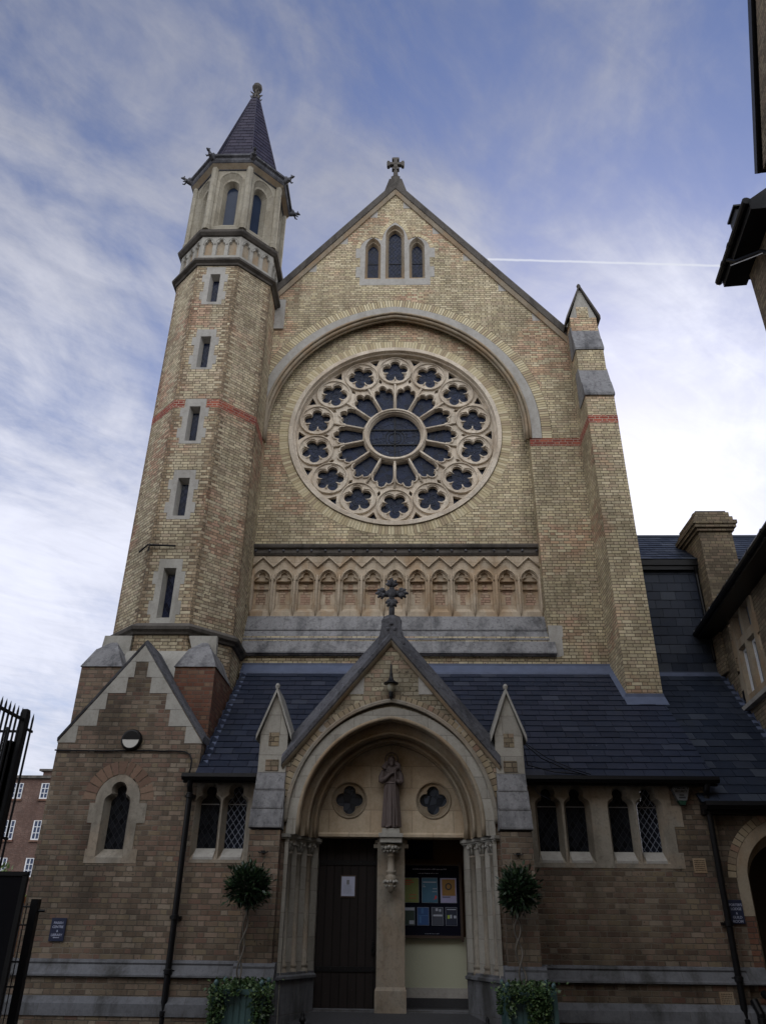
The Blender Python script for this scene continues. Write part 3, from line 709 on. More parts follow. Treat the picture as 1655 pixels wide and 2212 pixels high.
split(ar, 'brick_inset', M['brickinset'], arcade)
sc_ = MB(); sc_.prism_x([(YR+.05,9.18),(YR-.03,9.18),(YR-.07,9.24),(YR-.07,9.33),(YR-.13,9.36),(YR-.15,9.41),(YR-.15,9.45),(YR-.02,9.50),(YR+.05,9.50)], X0, X1)
strc = sc_.build('string_course', M['stone_black'], CH)
sc_ = MB()
for k in range(21):
    x = X0+.05 + k*(X1-X0-.1)/20
    sc_.ball((x, YR-.085, 9.29), (.032, .032, .036), 8, 5)
split(sc_, 'ball_flower', M['stone_dark'], strc, smooth=True)
# ---- weathering sills
sl = MB()
for (ya, za, yb, zb) in ((17.22, 7.66, 16.99, 7.22), (17.02, 7.20, 16.87, 6.95), (16.90, 6.93, 16.74, 6.60)):
    sl.prism_x([(ya, za), (yb, zb), (yb, zb-.035), (yb+.05, zb-.05), (yb+.05, zb-.07), (ya+.2, zb-.07), (ya+.2, za)], X0, X1 if zb > 7 else X1+.01+(.12 if zb < 6.8 else 0))
sl.build('sill_course', M['stone_sill'], CH)
sl = MB(); sl.plate([(3.53,6.52),(3.72,6.52),(3.83,6.56),(3.83,7.0),(3.86,7.0),(3.86,7.27),(3.53,7.27)], [], YN-.006, YN+.05); sl.build('sill_end_stone', M['stone_grey'], CH)

# ---- right buttress
bt = MB(); bx0, bx1 = 4.83, 5.55
bt.prism_x([(15.84, 4.3), (15.84, 13.05), (16.10, 13.05), (16.10, 14.74), (16.27, 14.74), (16.27, 16.0), (YN+.6, 16.0), (YN+.6, 4.3)], bx0, bx1)
butt = bt.build('buttress', M['brick_up'], CH)
bt = MB()
for (yb, zb, ym, zm, yt, zt) in ((15.80, 13.02, 15.95, 13.52, 16.12, 14.10), (16.07, 14.72, 16.19, 15.16, 16.30, 15.68)):
    bt.prism_x([(yb, zb), (yb-.01, zb+.06), (ym-.02, zm), (ym+.012, zm+.02), (yt, zt), (yt+.3, zt), (yt+.3, zb)], bx0-.02, bx1+.02)
split(bt, 'weathering', M['stone_sill'], butt)
bt = MB(); bt.box(bx0-.004, bx1+.004, 15.836, 16.9, 12.19, 12.42); bt.build('red_brick_band', M['brick_red'], butt)
bt = MB(); bm_ = (bx0+bx1)/2
bt.plate([(bx0, 16.0), (bx1, 16.0), (bm_+.02, 17.02), (bm_-.02, 17.02)], [], 16.27, YN+.5); capb = bt.build('buttress_gablet', M['stone'], butt)
bt = MB(); bt.box(bx0+.2, bx1-.2, 16.262, 16.4, 16.0, 16.38); bt.build('brick_inset', M['brick_up'], butt)
bt = MB()
coping(bt, [(bx0-.10, 15.90), (bm_, 17.06), (bx1+.10, 15.90)], [(0, 16.2), (.11, 16.19), (.13, YN+.55), (0, YN+.55)])
bt.lathe([(.05, 0), (.06, .06), (.03, .12)], (bm_, 16.26, 17.10), 8)
bt.build('gablet_coping', M['stone_black'], butt)
# church body behind
nb = MB()
nb.add([(-3.5,YN+.36,0),(4.85,YN+.36,0),(4.85,YN+.36,15.4),(0,YN+.36,21.6),(-3.5,YN+.36,17.0),(-3.5,34,0),(4.85,34,0),(4.85,34,15.4),(0,34,21.6),(-3.5,34,17.0)], [(0,1,6,5),(1,2,7,6),(4,0,5,9),(5,6,7,8,9)])
nb.build('nave_side_wall', M['brick_side'], CH)
nb = MB(); nb.add([(-4.0,YN+.3,16.36),(0,YN+.3,21.95),(5.3,YN+.3,15.2),(-4.0,34,16.36),(0,34,21.95),(5.3,34,15.2)], [(0,1,4,3),(1,2,5,4)])
nb.build('nave_roof', M['slate2'], CH)

# ================================================================== turret
TC = (-4.80, 16.43); TA = 1.316; FH = TA*math.tan(R(22.5))
tw = MB()
slits = [(15.51, 16.85, 15.69, 16.51), (13.36, 14.65, 13.50, 14.34), (11.14, 12.44, 11.31, 12.14), (9.12, 10.41, 9.30, 10.12), (6.67, 8.14, 6.87, 7.85)]
def quoin(z0, z1):
    h = z1-z0; a, b = .265, .345
    P = [(a, z0), (a, z0+h*.13), (b, z0+h*.13), (b, z0+h*.34), (a, z0+h*.34), (a, z0+h*.60), (b, z0+h*.60), (b, z0+h*.80), (a-.01, z0+h*.80), (a-.01, z1)]
    return P + [(-x, z) for x, z in reversed(P)]
SX = -.02
for k in range(8):
    tw.frame((TC[0], TC[1], 0), R(45*k))
    hs = [shift(rect(-.18,.18,c-.11,d_+.11), SX) for a, b, c, d_ in slits] if k == 0 else []
    tw.flat(rect(-FH, FH, 4.5, 17.3), hs, -TA)
turret = tw.build('turret', M['brick_tur'], CH)
for a, b, c, d_ in slits:
    s = MB().frame((TC[0]+SX, TC[1], 0)); o_ = rect(-.135, .135, c-.09, d_+.08); i_ = rect(-.082, .082, c, d_)
    s.plate(quoin(a, b), [o_], -TA-.006, -TA+.03, back=False); s.splay(o_, i_, -TA-.006, -TA+.20)
    w = s.build('slit_window', M['stone_grey'] if a > 7 else M['stone'], turret)
for k in range(8):
    s = MB().frame((TC[0], TC[1], 0), R(45*k)); s.plate(rect(-FH-.001, FH+.001, 12.19, 12.42), [shift(rect(-.27, .27, 12.1, 12.5), SX)] if False else [], -TA-.003, -TA+.02, back=False) if k else None
    if k == 0:
        for x0, x1 in ((-FH, -.29), (.25, FH)): s.plate(rect(x0, x1, 12.19, 12.42), [], -TA-.003, -TA+.02, back=False)
    if k in (0, 1, 2, 7): s.build('red_brick_band', M['brick_red'], turret)
s = MB().frame((TC[0]+SX, TC[1], 0))
for a, b, c, d_ in slits: s.flat(rect(-.085, .085, c-.01, d_+.01), [], -TA+.19)
split(s, 'slit_pane', M['glass_blue'], turret)
s = MB().loft([octring(a, z, TC) for a, z in ((TA-.02, 6.40), (TA+.05, 6.42), (TA+.07, 6.46), (TA+.13, 6.50), (TA+.15, 6.56), (TA+.13, 6.59), (TA-.01, 6.68))])
s.build('string_course', M['stone_black'], turret)
# arcaded stage
s = MB().loft([octring(a, z, TC) for a, z in ((TA-.02, 16.88), (TA+.04, 16.90), (TA+.06, 16.95), (TA+.14, 17.00), (TA+.15, 17.06), (TA+.12, 17.09), (TA-.02, 17.20))]); s.build('string_course', M['stone_black'], turret)
s = MB().loft([octring(a, z, TC) for a, z in ((TA-.02, 18.00), (TA+.05, 18.02), (TA+.12, 18.09), (TA+.14, 18.16), (TA+.10, 18.19), (TA-.10, 18.36))]); s.build('string_course', M['stone_black'], turret)
s = MB(); s2 = MB()
for k in range(8):
    s.frame((TC[0], TC[1], 0), R(45*k)); hs = []
    for x in (-.335, 0, .335):
        hs.append(tref(x, .118, 17.30, 17.74, .075, .062, 17.86, 70, -25, 4)); s2.M = s.M
        s.splay(hs[-1], grow(hs[-1], x, 17.6, .90), -TA-.002, -TA+.07)
        s2.tube([(x-.15, -TA-.004, 17.70)] + [(a, -TA-.004, b) for a, b in reversed(archo(.15, .20, 17.76, 6, x))] + [(x+.15, -TA-.004, 17.70)], .014, 5)
    s.plate(rect(-FH, FH, 17.15, 18.05), hs, -TA-.002, -TA+.05, back=False)
s.build('turret_arcade', M['stone'], turret); s2.build('arcade_roll', M['stone'], turret, smooth=True)
s = MB().loft([octring(TA-.07, z, TC) for z in (17.2, 18.1)]); s.build('arcade_back', M['stone_warm2'], turret)
# belfry
BA = 1.245; BH = BA*math.tan(R(22.5)); s = MB(); s3 = MB()
for k in range(8):
    s.frame((TC[0], TC[1], 0), R(45*k)); s3.M = s.M
    o_ = [(-.33, 18.52), (.33, 18.52)] + archo(.33, .36, 20.40, 10); m_ = [(-.25, 18.62), (.25, 18.62)] + archo(.25, .29, 20.32, 10); i_ = [(-.155, 18.80), (.155, 18.80)] + archo(.155, .20, 20.25, 10)
    s.plate(rect(-BH, BH, 18.3, 20.98), [o_], -BA, -BA+.05, back=False)
    s.splay(o_, m_, -BA, -BA+.10); s.splay(m_, grow(m_, 0, 19.5, .93), -BA+.10, -BA+.11)
    s.splay(grow(m_, 0, 19.5, .93), i_, -BA+.11, -BA+.30)
    s3.tube([(a, -BA+.01, b) for a, b in archo(.34, .37, 20.40, 10)], .022, 6)
for k in range(8):
    a = R(22.5+45*k); r = BA/math.cos(R(22.5)); x, y = TC[0]+r*math.cos(a), TC[1]+r*math.sin(a)
    s3.M = Matrix.Identity(4); s3.lathe([(.125,18.34),(.125,18.52),(.105,18.58),(.105,20.98)], (x, y, 0), 8, R(22.5))
belf = s.build('belfry', M['stone_belf'], turret); split(s3, 'corner_shaft', M['stone_belf'], turret)
s = MB()
for k in range(8): s.frame((TC[0], TC[1], 0), R(45*k)); s.flat([(-.16, 18.79), (.16, 18.79)] + archo(.16, .21, 20.25, 8), [], -BA+.295)
split(s, 'belfry_pane', M['glass_dim'], turret)
s = MB().loft([octring(a, z, TC) for a, z in ((BA-.02, 20.82), (BA+.03, 20.84), (BA+.05, 20.92), (BA+.17, 21.0), (BA+.20, 21.06), (BA+.20, 21.16), (BA+.26, 21.20), (BA+.26, 21.27), (BA+.16, 21.34), (BA-.1, 21.36))]); corn = s.build('cornice', M['stone_dark'], turret)
s = MB().loft([octring(a, z, TC) for a, z in ((BA+.04, 20.86), (BA+.165, 20.975))]); s.build('cornice_soffit', M['stone_warm2'], turret)
for k in range(8):
    a = R(22.5+45*k); r = (BA+.22)/math.cos(R(22.5)); s = MB(Matrix.Translation((TC[0]+r*math.cos(a), TC[1]+r*math.sin(a), 21.14)) @ Matrix.Rotation(a, 4, 'Z') @ Matrix.Scale(.84, 4))
    s.tube([(-.16,0,-.12),(-.02,0,0),(.12,0,.05),(.17,0,.08),(.21,0,.10)], [.05,.10,.09,.055,.05], 8)
    s.ball((.26, 0, .125), (.070,.058,.06), 8, 6); s.ball((.32, 0, .11), (.045,.035,.03), 7, 5)
    for q in (-1, 1):
        s.ball((.02, q*.08, .09), (.09,.035,.09), 7, 5); s.tube([(.15,q*.05,.02),(.20,q*.07,-.09),(.27,q*.06,-.11)], [.035,.028,.018], 6); s.ball((.24, q*.045, .185), .022, 6, 4)
    s.build('gargoyle', M['stone_dark'], turret, smooth=True)
# spire
s = MB(); s.loft([octring(1.17, 21.30, TC), octring(.13, 26.05, TC)], True, True); s.build('spire_core', M['under'], turret)
s = MB(); SH = 26.05-21.30; ang = math.atan2(1.20-.14, SH); ll = SH/math.cos(ang)
for k in range(8):
    s.frame((TC[0], TC[1], 0), R(45*k))
    hw = lambda v: (1.21-(1.21-.145)*v/ll)*math.tan(R(22.5))
    slates(s, (0, -1.20, 21.30), (1, 0, 0), (0, math.sin(ang), math.cos(ang)), (0, -math.cos(ang), math.sin(ang)), int(ll/.215), .215, lambda v: (-hw(v), hw(v)), .27, .012, .003)
s.build('spire', M['slate3'], turret)
s = MB()
for k in range(8):
    a = R(22.5+45*k); q = 1/math.cos(R(22.5))
    s.tube([(TC[0]+1.215*q*math.cos(a), TC[1]+1.215*q*math.sin(a), 21.31), (TC[0]+.14*q*math.cos(a), TC[1]+.14*q*math.sin(a), 26.06)], .016, 5)
split(s, 'spire_hip', M['slate3'], turret)
s = MB().lathe([(.14,26.0),(.115,26.2),(.09,26.45),(.085,26.55),(.13,26.60),(.17,26.66),(.175,26.76),(.14,26.84),(.06,26.90)], (TC[0], TC[1], 0), 8, R(22.5))
for k in range(8):
    a = R(45*k+22.5); c_, s_ = math.cos(a), math.sin(a)
    for z in (26.12, 26.36): s.tube([(TC[0]+c_*.09, TC[1]+s_*.09, z), (TC[0]+c_*.17, TC[1]+s_*.17, z+.03), (TC[0]+c_*.20, TC[1]+s_*.20, z+.09)], [.03, .022, .014], 5)
s.build('spire_finial', M['stone_black'], turret)
ir = MB().tube([(-5.35, 15.05, 8.30), (-5.33, 15.04, 8.45), (-4.76, 15.05, 8.43)], .022, 6); ir.tube([(-5.35, 15.0, 8.44), (-5.62, 15.26, 8.38)], .02, 6); ir.build('iron_strap', M['iron'], turret)

# ---- turret base: square with pyramid-capped corners and octagon broach
tb = MB(); BX0, BX1, BY = -6.06, -3.44, 14.50
tb.box(BX0, BX0+.78, BY, 17.7, 0, 5.56); tb.build('corner_pier', M['brick_low'], CH); tb = MB(); tb.box(BX1-.78, BX1, BY, 17.7, 0, 5.56); tb.box(BX0+.78, BX1-.78, BY+.25, 17.7, 0, 5.3)
base = tb.build('turret_base', M['brick_redish'], CH)
tb = MB()
for x0, x1, ax in ((BX1-.80, BX1+.02, -3.86), (BX0-.02, BX0+.80, -5.74)):
    b_ = [(x0, BY-.03, 5.55), (x1, BY-.03, 5.55), (x1, 15.9, 5.55), (x0, 15.3, 5.55)]; ap = (ax, 15.22, 6.34)
    b2 = [(x0+(ax-x0)*.45, BY+.22, 5.98), (x1+(ax-x1)*.45, BY+.22, 5.98), (x1+(ax-x1)*.4, 15.8, 5.98), (x0, 15.3, 5.98)]
    tb.loft([b_, b2], True); b3 = [(p[0]+(ax-p[0])*.06, p[1]+.02, 5.99) for p in b2]; tb.loft([b2, b3], True); tb.add(b3+[ap], [(0,1,4),(1,2,4),(2,3,4),(3,0,4)])
split(tb, 'pyramid_cap', M['stone_sill'], base)
tb = MB(); tb.add([(BX0+.6, BY+.2, 5.3), (BX1-.6, BY+.2, 5.3), (BX1-.62, 15.08, 6.06), (BX0+.62, 15.08, 6.06)], [(0,1,2,3)])
tb.plate([(-4.05,5.9),(-3.60,5.9),(-3.62,6.38),(-4.2,6.38)], [], 15.07, 15.2) ; tb.plate([(-6.0,5.9),(-5.4,5.9),(-5.38,6.38),(-5.95,6.38)], [], 15.07, 15.2)
tb.build('broach_stone', M['stone'], base)

# ---- gabled block in front of the turret
gb = MB(); GX0, GX1, GA = -6.0, -3.40, -4.70
ws = [(-5.16,2.03),(-4.27,2.03),(-4.27,2.25),(-4.36,2.25),(-4.36,2.66),(-4.22,2.66),(-4.22,2.98),(-4.36,2.98)] + [(a,b) for a,b in archo(.385,.42,3.03,10,-4.745)] + [(-5.13,2.98),(-5.22,2.98),(-5.22,2.66),(-5.13,2.66),(-5.13,2.25),(-5.16,2.25)]
zb = lambda x: 4.04 + (5.82-4.04)*(1-abs(x-GA)/1.30)
gb.flat([(GX0,-.4),(GX1,-.4),(GX1,4.04),(GA,5.82),(GX0,4.04)], [rect(-5.0,-4.49,2.08,3.38)], YF)
gb.add([(GX0,YF,-.4),(GX0,YF,4.04),(GX0,15.5,4.04),(GX0,15.5,-.4),(GX1,YF,-.4),(GX1,YF,4.04),(GX1,15.5,4.04),(GX1,15.5,-.4)], [(0,1,2,3),(4,5,6,7)])
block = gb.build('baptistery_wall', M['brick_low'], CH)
gb = MB()
coping(gb, [(GX0-.02, 4.02), (GA, 5.83), (GX1+.02, 4.02)], [(0, YF-.012), (.06, YF-.03), (.13, YF+.10), (.13, 15.4), (0, 15.4)])
cpb = gb.build('gable_coping', M['stone_dark'], block)
gb = MB()   # toothed verge stones
for s in (-1, 1):
    for i in range(6):
        z0 = 4.0+i*.30; x = 1.30*(1-(z0-4.02)/1.80); x2 = 1.30*(1-(z0+.30-4.02)/1.80)
        if i == 5:
            if s > 0: gb.plate([(GA-x, z0), (GA+x, z0), (GA, 5.82)], [], YF-.0065, YF+.05)
            continue
        w = .30 if i % 2 else .15
        gb.plate([(GA+s*x, z0), (GA+s*(x2-w*.75), z0), (GA+s*(x2-w*.75), z0+.295), (GA+s*x2, z0+.295)], [], YF-.006-.0005*i, YF+.05)
split(gb, 'verge_stone', M['stone'], block)
gb = MB(); o_ = tref(-4.745, .235, 2.12, 3.00, .12, .135, 3.20, 70, -25); i_ = tref(-4.745, .160, 2.26, 3.00, .10, .085, 3.20, 75, -35)
gb.plate(ws, [o_], YF-.008, YF+.05, back=False); gb.splay(o_, i_, YF-.008, YF+.17)
w = gb.build('cusped_window', M['stone_buff'], block); gb = MB(); gb.flat(i_, [], YF+.165); gb.build('pane', M['glass'], w)
gb = MB(); voussoirs(gb, .40, .44, 3.03, .22, YF-.005, YF+.03, .085, .010, cx=-4.745); gb.build('window_voussoir', M['vous_red'], block)
# ---- narthex walls (both sides of the porch)
def win4(cx): return (tref(cx, .225, 2.10, 3.00, .12, .130, 3.20, 70, -25), tref(cx, .163, 2.28, 3.00, .10, .085, 3.20, 75, -35))
nw = MB()
sL = [(-3.385,2.05),(-2.30,2.05),(-2.30,3.40),(-3.385,3.40)]; sR = [(2.30,2.03),(4.84,2.03),(4.84,2.27),(4.76,2.27),(4.76,2.67),(4.92,2.67),(4.92,3.0),(4.76,3.0),(4.76,3.40),(2.30,3.40)]
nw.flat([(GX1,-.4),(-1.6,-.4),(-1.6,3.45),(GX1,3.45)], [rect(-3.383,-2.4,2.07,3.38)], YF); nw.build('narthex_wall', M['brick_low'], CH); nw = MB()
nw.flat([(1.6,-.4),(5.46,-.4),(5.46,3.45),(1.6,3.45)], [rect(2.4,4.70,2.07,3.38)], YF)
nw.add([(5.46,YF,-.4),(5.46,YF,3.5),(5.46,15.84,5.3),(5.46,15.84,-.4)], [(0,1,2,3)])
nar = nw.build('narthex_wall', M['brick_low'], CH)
for sp_, cs in ((sL, (-3.155, -2.685)), (sR, (2.675, 3.165, 3.905, 4.385))):
    s = MB(); s.plate(sp_, [win4(c)[0] for c in cs], YF-.008, YF+.05, back=False); srd = s.build('window_surround', M['stone_buff'], nar)
for c in (-3.155, -2.685, 2.675, 3.165, 3.905, 4.385):
    o_, i_ = win4(c); s = MB(); s.splay(o_, i_, YF-.008, YF+.17)
    w = s.build('cusped_window', M['stone_buff'], CH)
    s = MB(); s.flat(i_, [], YF+.165); s.build('pane', M['glass_pale_lead'] if c in (-2.685, 4.385) else M['glass'], w)
    s = MB(); s.prism_x([(YF-.012,2.10),(YF-.012,2.14),(YF+.16,2.285),(YF+.16,2.10)], c-.17, c+.17); s.build('sill', M['stone_grey'], w)
    s = MB(); s.box(c-.16, c+.16, YF+.15, YF+.162, 2.985, 3.0); s.build('saddle_bar', M['steel'], w)
# ---- plinth
for nm, x0, x1 in (('plinth', -6.03, -1.80), ('plinth', 1.80, 5.50)):
    s = MB(); s.prism_x([(YF+.02,.65),(YF-.03,.635),(YF-.045,.60),(YF-.03,.575),(YF-.10,.46),(YF-.125,.44),(YF-.125,.415),(YF+.02,.41)], x0, x1)
    s.build(nm, M['stone_plinth'], CH); s = MB(); s.prism_x([(YF-.07,.15),(YF-.16,.06),(YF-.17,-.06),(YF-.17,-.10),(YF-.05,-.11),(YF-.05,.15)], x0, x1)
    s.build(nm, M['stone_plinth'], CH)
    s = MB(); s.box(x0+.01, x1-.01, YF-.065, YF-.003, .15, .41); s.box(x0+.01, x1-.01, YF-.15, YF-.003, -.4, -.10); s.build('plinth_brick', M['brick_low'], CH)
# ---- lean-to roof
sl_ang = math.atan2(6.24-3.45, 16.88-13.80); ca_, sa_ = math.cos(sl_ang), math.sin(sl_ang); RL = (16.88-13.80)/ca_
rf = MB()
for x0, x1 in ((GX1+.02, -1.74), (1.74, 5.48)):
    rf.add([(x0,13.80,3.425),(x1,13.80,3.425),(x1,16.88,6.215),(x0,16.88,6.215)], [(0,1,2,3)]); rf.add([(x0,13.80,3.40),(x1,13.80,3.40),(x1,YF+.02,3.42),(x0,YF+.02,3.42)], [(0,1,2,3)])
rf.add([(-1.74,14.6,4.15),(1.74,14.6,4.15),(1.74,16.88,6.215),(-1.74,16.88,6.215)], [(0,1,2,3)])
lean = rf.build('porch_roof_base', M['under'], CH)
rf = MB(); nr = 19; slates(rf, (0,13.77,3.44), (1,0,0), (0,ca_,sa_), (0,-sa_,ca_), nr, (RL-.22)/nr, lambda v: (GX1+.01, 5.50), .335, .015, .006, skip=lambda a, b, v: v < 1.1 and b > -1.72 and a < 1.72)
rf.build('lean_to_roof', M['slate'], CH)
s = MB(); s.prism_x([(16.65,6.04),(16.66,6.10),(16.87,6.32),(16.90,6.32),(16.90,6.0)], GX1-.02, bx0); s.prism_x([(16.872,6.28),(16.872,6.36),(16.86,6.36),(16.86,6.26)], GX1-.02, bx0)
s.add([(bx0-.11,16.86,6.26),(bx0+.0,16.86,6.30),(bx0+.0,15.80,5.34),(bx0-.11,15.80,5.30)], [(0,1,2,3)])
s.add([(bx0-.10,15.62,5.135),(bx1+.03,15.62,5.135),(bx1+.03,15.835,5.36),(bx0-.10,15.835,5.36)], [(0,1,2,3)]); s.box(bx0-.05,bx1+.02,15.826,15.836,5.2,5.42)
for i in range(12): # stepped flashing at the left against the turret base
    y = 13.95+i*.245; z = 3.45+(y-13.8)*.906; s.add([(GX1+.03,y,z+.03),(GX1+.03,y+.27,z+.26),(GX1+.03,y+.05,z+.20)], [(0,1,2)]); s.add([(GX1+.04,y,z+.02),(GX1+.14,y,z+.03),(GX1+.14,y+.25,z+.26),(GX1+.04,y+.25,z+.25)], [(0,1,2,3)])
s.build('lead_flashing', M['lead'], CH)
for x0, x1 in ((-3.60, -2.1), (2.1, 5.54)):
    s = MB(); s.prism_x([(13.68,3.44),(13.67,3.38),(13.71,3.33),(13.78,3.33),(13.82,3.38),(13.82,3.46),(13.80,3.46),(13.80,3.39),(13.70,3.39),(13.70,3.44)], x0, x1); s.box(x0, x1, 13.82, 13.85, 3.30, 3.46); s.box(x0,x1,13.84,YF-.005,3.38,3.41); s.build('gutter', M['black'], CH)
for x, zz in ((-3.47, 3.36), (5.335, 3.36)):
    s = MB(); s.tube([(x+.02,13.76,zz),(x,13.80,3.25),(x,13.88,3.15),(x,13.88,-.4)], .05, 12)
    for z in (3.05, 1.2, .45, -.1): s.lathe([(.055,0),(.066,.01),(.066,.07),(.055,.08)], (x,13.88,z), 12); s.box(x-.09,x+.09,13.92,13.995,z+.02,z+.06)
    s.build('downpipe', M['black'], CH, smooth=False)
s = MB()
s.add([(0,0,0)],[]) if False else None
for (x0, x1, z0, z1) in ((4.97,5.18,1.97,2.19),(5.02,5.23,.11,.32)):
    n_ = 7; yv = YF-.008 if z0 > 1 else YF-.072
    hs = [circ(x0+.02+(x1-x0-.04)*(i+.5)/n_, z0+.02+(z1-z0-.04)*(j+.5)/6, .0105, 6) for i in range(n_) for j in range(6)]
    s = MB(); s.plate(rect(x0,x1,z0,z1), hs, yv, yv+.02, back=False); av = s.build('air_brick', M['stone_warm2'], CH)
    s = MB(); s.flat(rect(x0+.01,x1-.01,z0+.01,z1-.01), [], yv+.0195); s.build('vent_void', M['black'], av)

# ================================================================== porch
pw = MB(); AO = sto(1.65, 2.01, 2.42, 30)
pw.flat([(-1.76,-.4),(1.76,-.4),(1.76,3.50),(0,5.60),(-1.76,3.50)], [[(-1.65,-.39),(1.65,-.39)]+AO], YP)
pw.add([(s*1.76,y,z) for s in (-1,1) for y,z in ((YP,-.4),(YP,3.5),(14.0,3.5),(14.0,-.4))], [(0,1,2,3),(4,5,6,7)])
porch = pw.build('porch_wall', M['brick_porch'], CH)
for sg in (-1, 1): s = MB(); s.box(min(sg*1.655,sg*1.758), max(sg*1.655,sg*1.758), YP-.004, YP+.05, -.4, 2.7); s.build('brick_return', M['brick_low'], porch)
s = MB(); voussoirs(s, 1.705, 1.935, 2.60, .125, YP-.008, YP+.04, .085, .010); s.build('arch_voussoir', M['vous_low'], porch)
s = MB(); ring_band(s, archo(1.83,2.055,2.60,30), archo(1.66,1.86,2.60,30), YP-.002, YP+.03); s.build('mortar_bed', M['mortar_low'], porch)
s = MB(); ring_band(s, sto(1.655,2.015, 2.42, 40), sto(1.47,1.83, 2.42, 40), YP-.03, YP+.12)
pa = s.build('portal_arch', M['stone_j'], CH)
s = MB()
seq = [(1.47,1.83,YP+.10),(1.45,1.81,YP+.23),(1.335,1.625,YP+.235),(1.325,1.615,YP+.49),(1.240,1.567,YP+.495),(1.215,1.545,YP+.76)]
for q in range(5): s.loft([[(a,seq[q][2],b) for a,b in sto(seq[q][0],seq[q][1],2.42,40)], [(a,seq[q+1][2],b) for a,b in sto(seq[q+1][0],seq[q+1][1],2.42,40)]], False)
s.build('arch_soffit', M['stone_warm2'], pa)
s = MB()
for a, h, r, y, in ((1.475,1.835,.036,YP-.01),(1.455,1.815,.018,YP+.08),(1.345,1.635,.026,YP+.23),(1.375,1.67,.010,YP+.232),(1.25,1.577,.030,YP+.49),(1.285,1.605,.010,YP+.492),(1.225,1.553,.016,YP+.60)): s.tube([(p,y,q) for p,q in sto(a,h,2.42,44)], r, 8)
s.build('arch_roll', M['stone_warm2'], pa, smooth=True)
s = MB()
for a, h, r, y in ((1.685,2.045,.035,YP-.035),(1.66,2.02,.020,YP-.05)): s.tube([(p,y,q) for p,q in archo(a,h-.10,2.60,44)], r, 8)
s.build('hood_mould', M['stone_buff'], pa, smooth=True)
# jambs
for sg in (-1, 1):
    s = MB(); P0, P1 = Vector((sg*1.65, YP+.0)), Vector((sg*1.215, 13.97)); dd = P1-P0
    at = lambda t, o=0.0: (P0+dd*t + Vector((sg*abs(dd.y), -abs(dd.x)*-1)).normalized()*o)
    steps = [(0,0),(.10,0),(.10,.10),(.22,.10),(.22,.02),(.38,.02),(.38,.10),(.52,.10),(.52,.02),(.68,.02),(.68,.10),(.84,.10),(.84,0),(1.0,0)]
    pts = [at(t, o) for t, o in steps]
    s.loft([[(p.x,p.y,.5) for p in pts], [(p.x,p.y,2.42) for p in pts]], False)
    s.box(min(sg*1.60,sg*1.655), max(sg*1.60,sg*1.655), YP-.03, YP+.1, -.3, 2.42)
    s.add([(sg*1.215,13.97,-.1),(sg*1.215,14.2,-.1),(sg*1.215,14.2,2.5),(sg*1.215,13.97,2.5)], [(0,1,2,3)])
    jamb = s.build('portal_jamb', M['stone_j'], CH)
    for t in (.17, .45, .76):
        c = at(t, .045); s = MB()
        s.lathe([(.085,.50),(.088,.54),(.070,.57),(.062,.585),(.080,.60),(.078,.625),(.058,.64),(.056,1.3),(.056,2.14),(.072,2.15),(.072,2.17),(.056,2.18)], (c.x,c.y,0), 14)
        s.build('colonnette', M['stone_buff'], jamb, smooth=True)
        s = MB(); s.lathe([(.058,2.17),(.062,2.24),(.085,2.31),(.115,2.345)], (c.x,c.y,0), 12)
        for q in range(9):
            a = 2*pi*q/9+t; zq = 2.285+.025*(q % 2)
            s.ball((c.x+.095*math.cos(a), c.y+.095*math.sin(a), zq), (.036,.036,.030), 6, 4); s.tube([(c.x+.065*math.cos(a),c.y+.065*math.sin(a),2.19),(c.x+.08*math.cos(a),c.y+.08*math.sin(a),2.25),(c.x+.115*math.cos(a),c.y+.115*math.sin(a),2.33)], [.014,.016,.014], 5)
        s.build('capital', M['stone'], jamb, smooth=True)
    s = MB(); ab_ = [at(-.06,-.05), at(1.0,-.05), at(1.0,.16), at(-.06,.16)]
    s.loft([[(p.x,p.y,z) for p in ab_] for z in (2.35,2.37)], True, True); ab_ = [at(-.08,-.07), at(1.0,-.075), at(1.0,.16), at(-.08,.16)]; s.loft([[(p.x,p.y,z) for p in ab_] for z in (2.375,2.425)], True, True)
    s.build('abacus', M['stone'], jamb)
    s = MB(); b0 = [at(-.10,-.10), at(.99,-.07), at(.99,.3), at(-.10,.3)]; b1 = [at(-.08,-.05), at(.99,-.03), at(.99,.3), at(-.08,.3)]
    s.loft([[(p.x,p.y,z) for p in q] for q, z in ((b1,-.35),(b1,.43),(b0,.445),(b0,.48),(b1,.50),(b1,.53))], True, True)
    s.build('jamb_plinth', M['stone_plinth'], jamb)
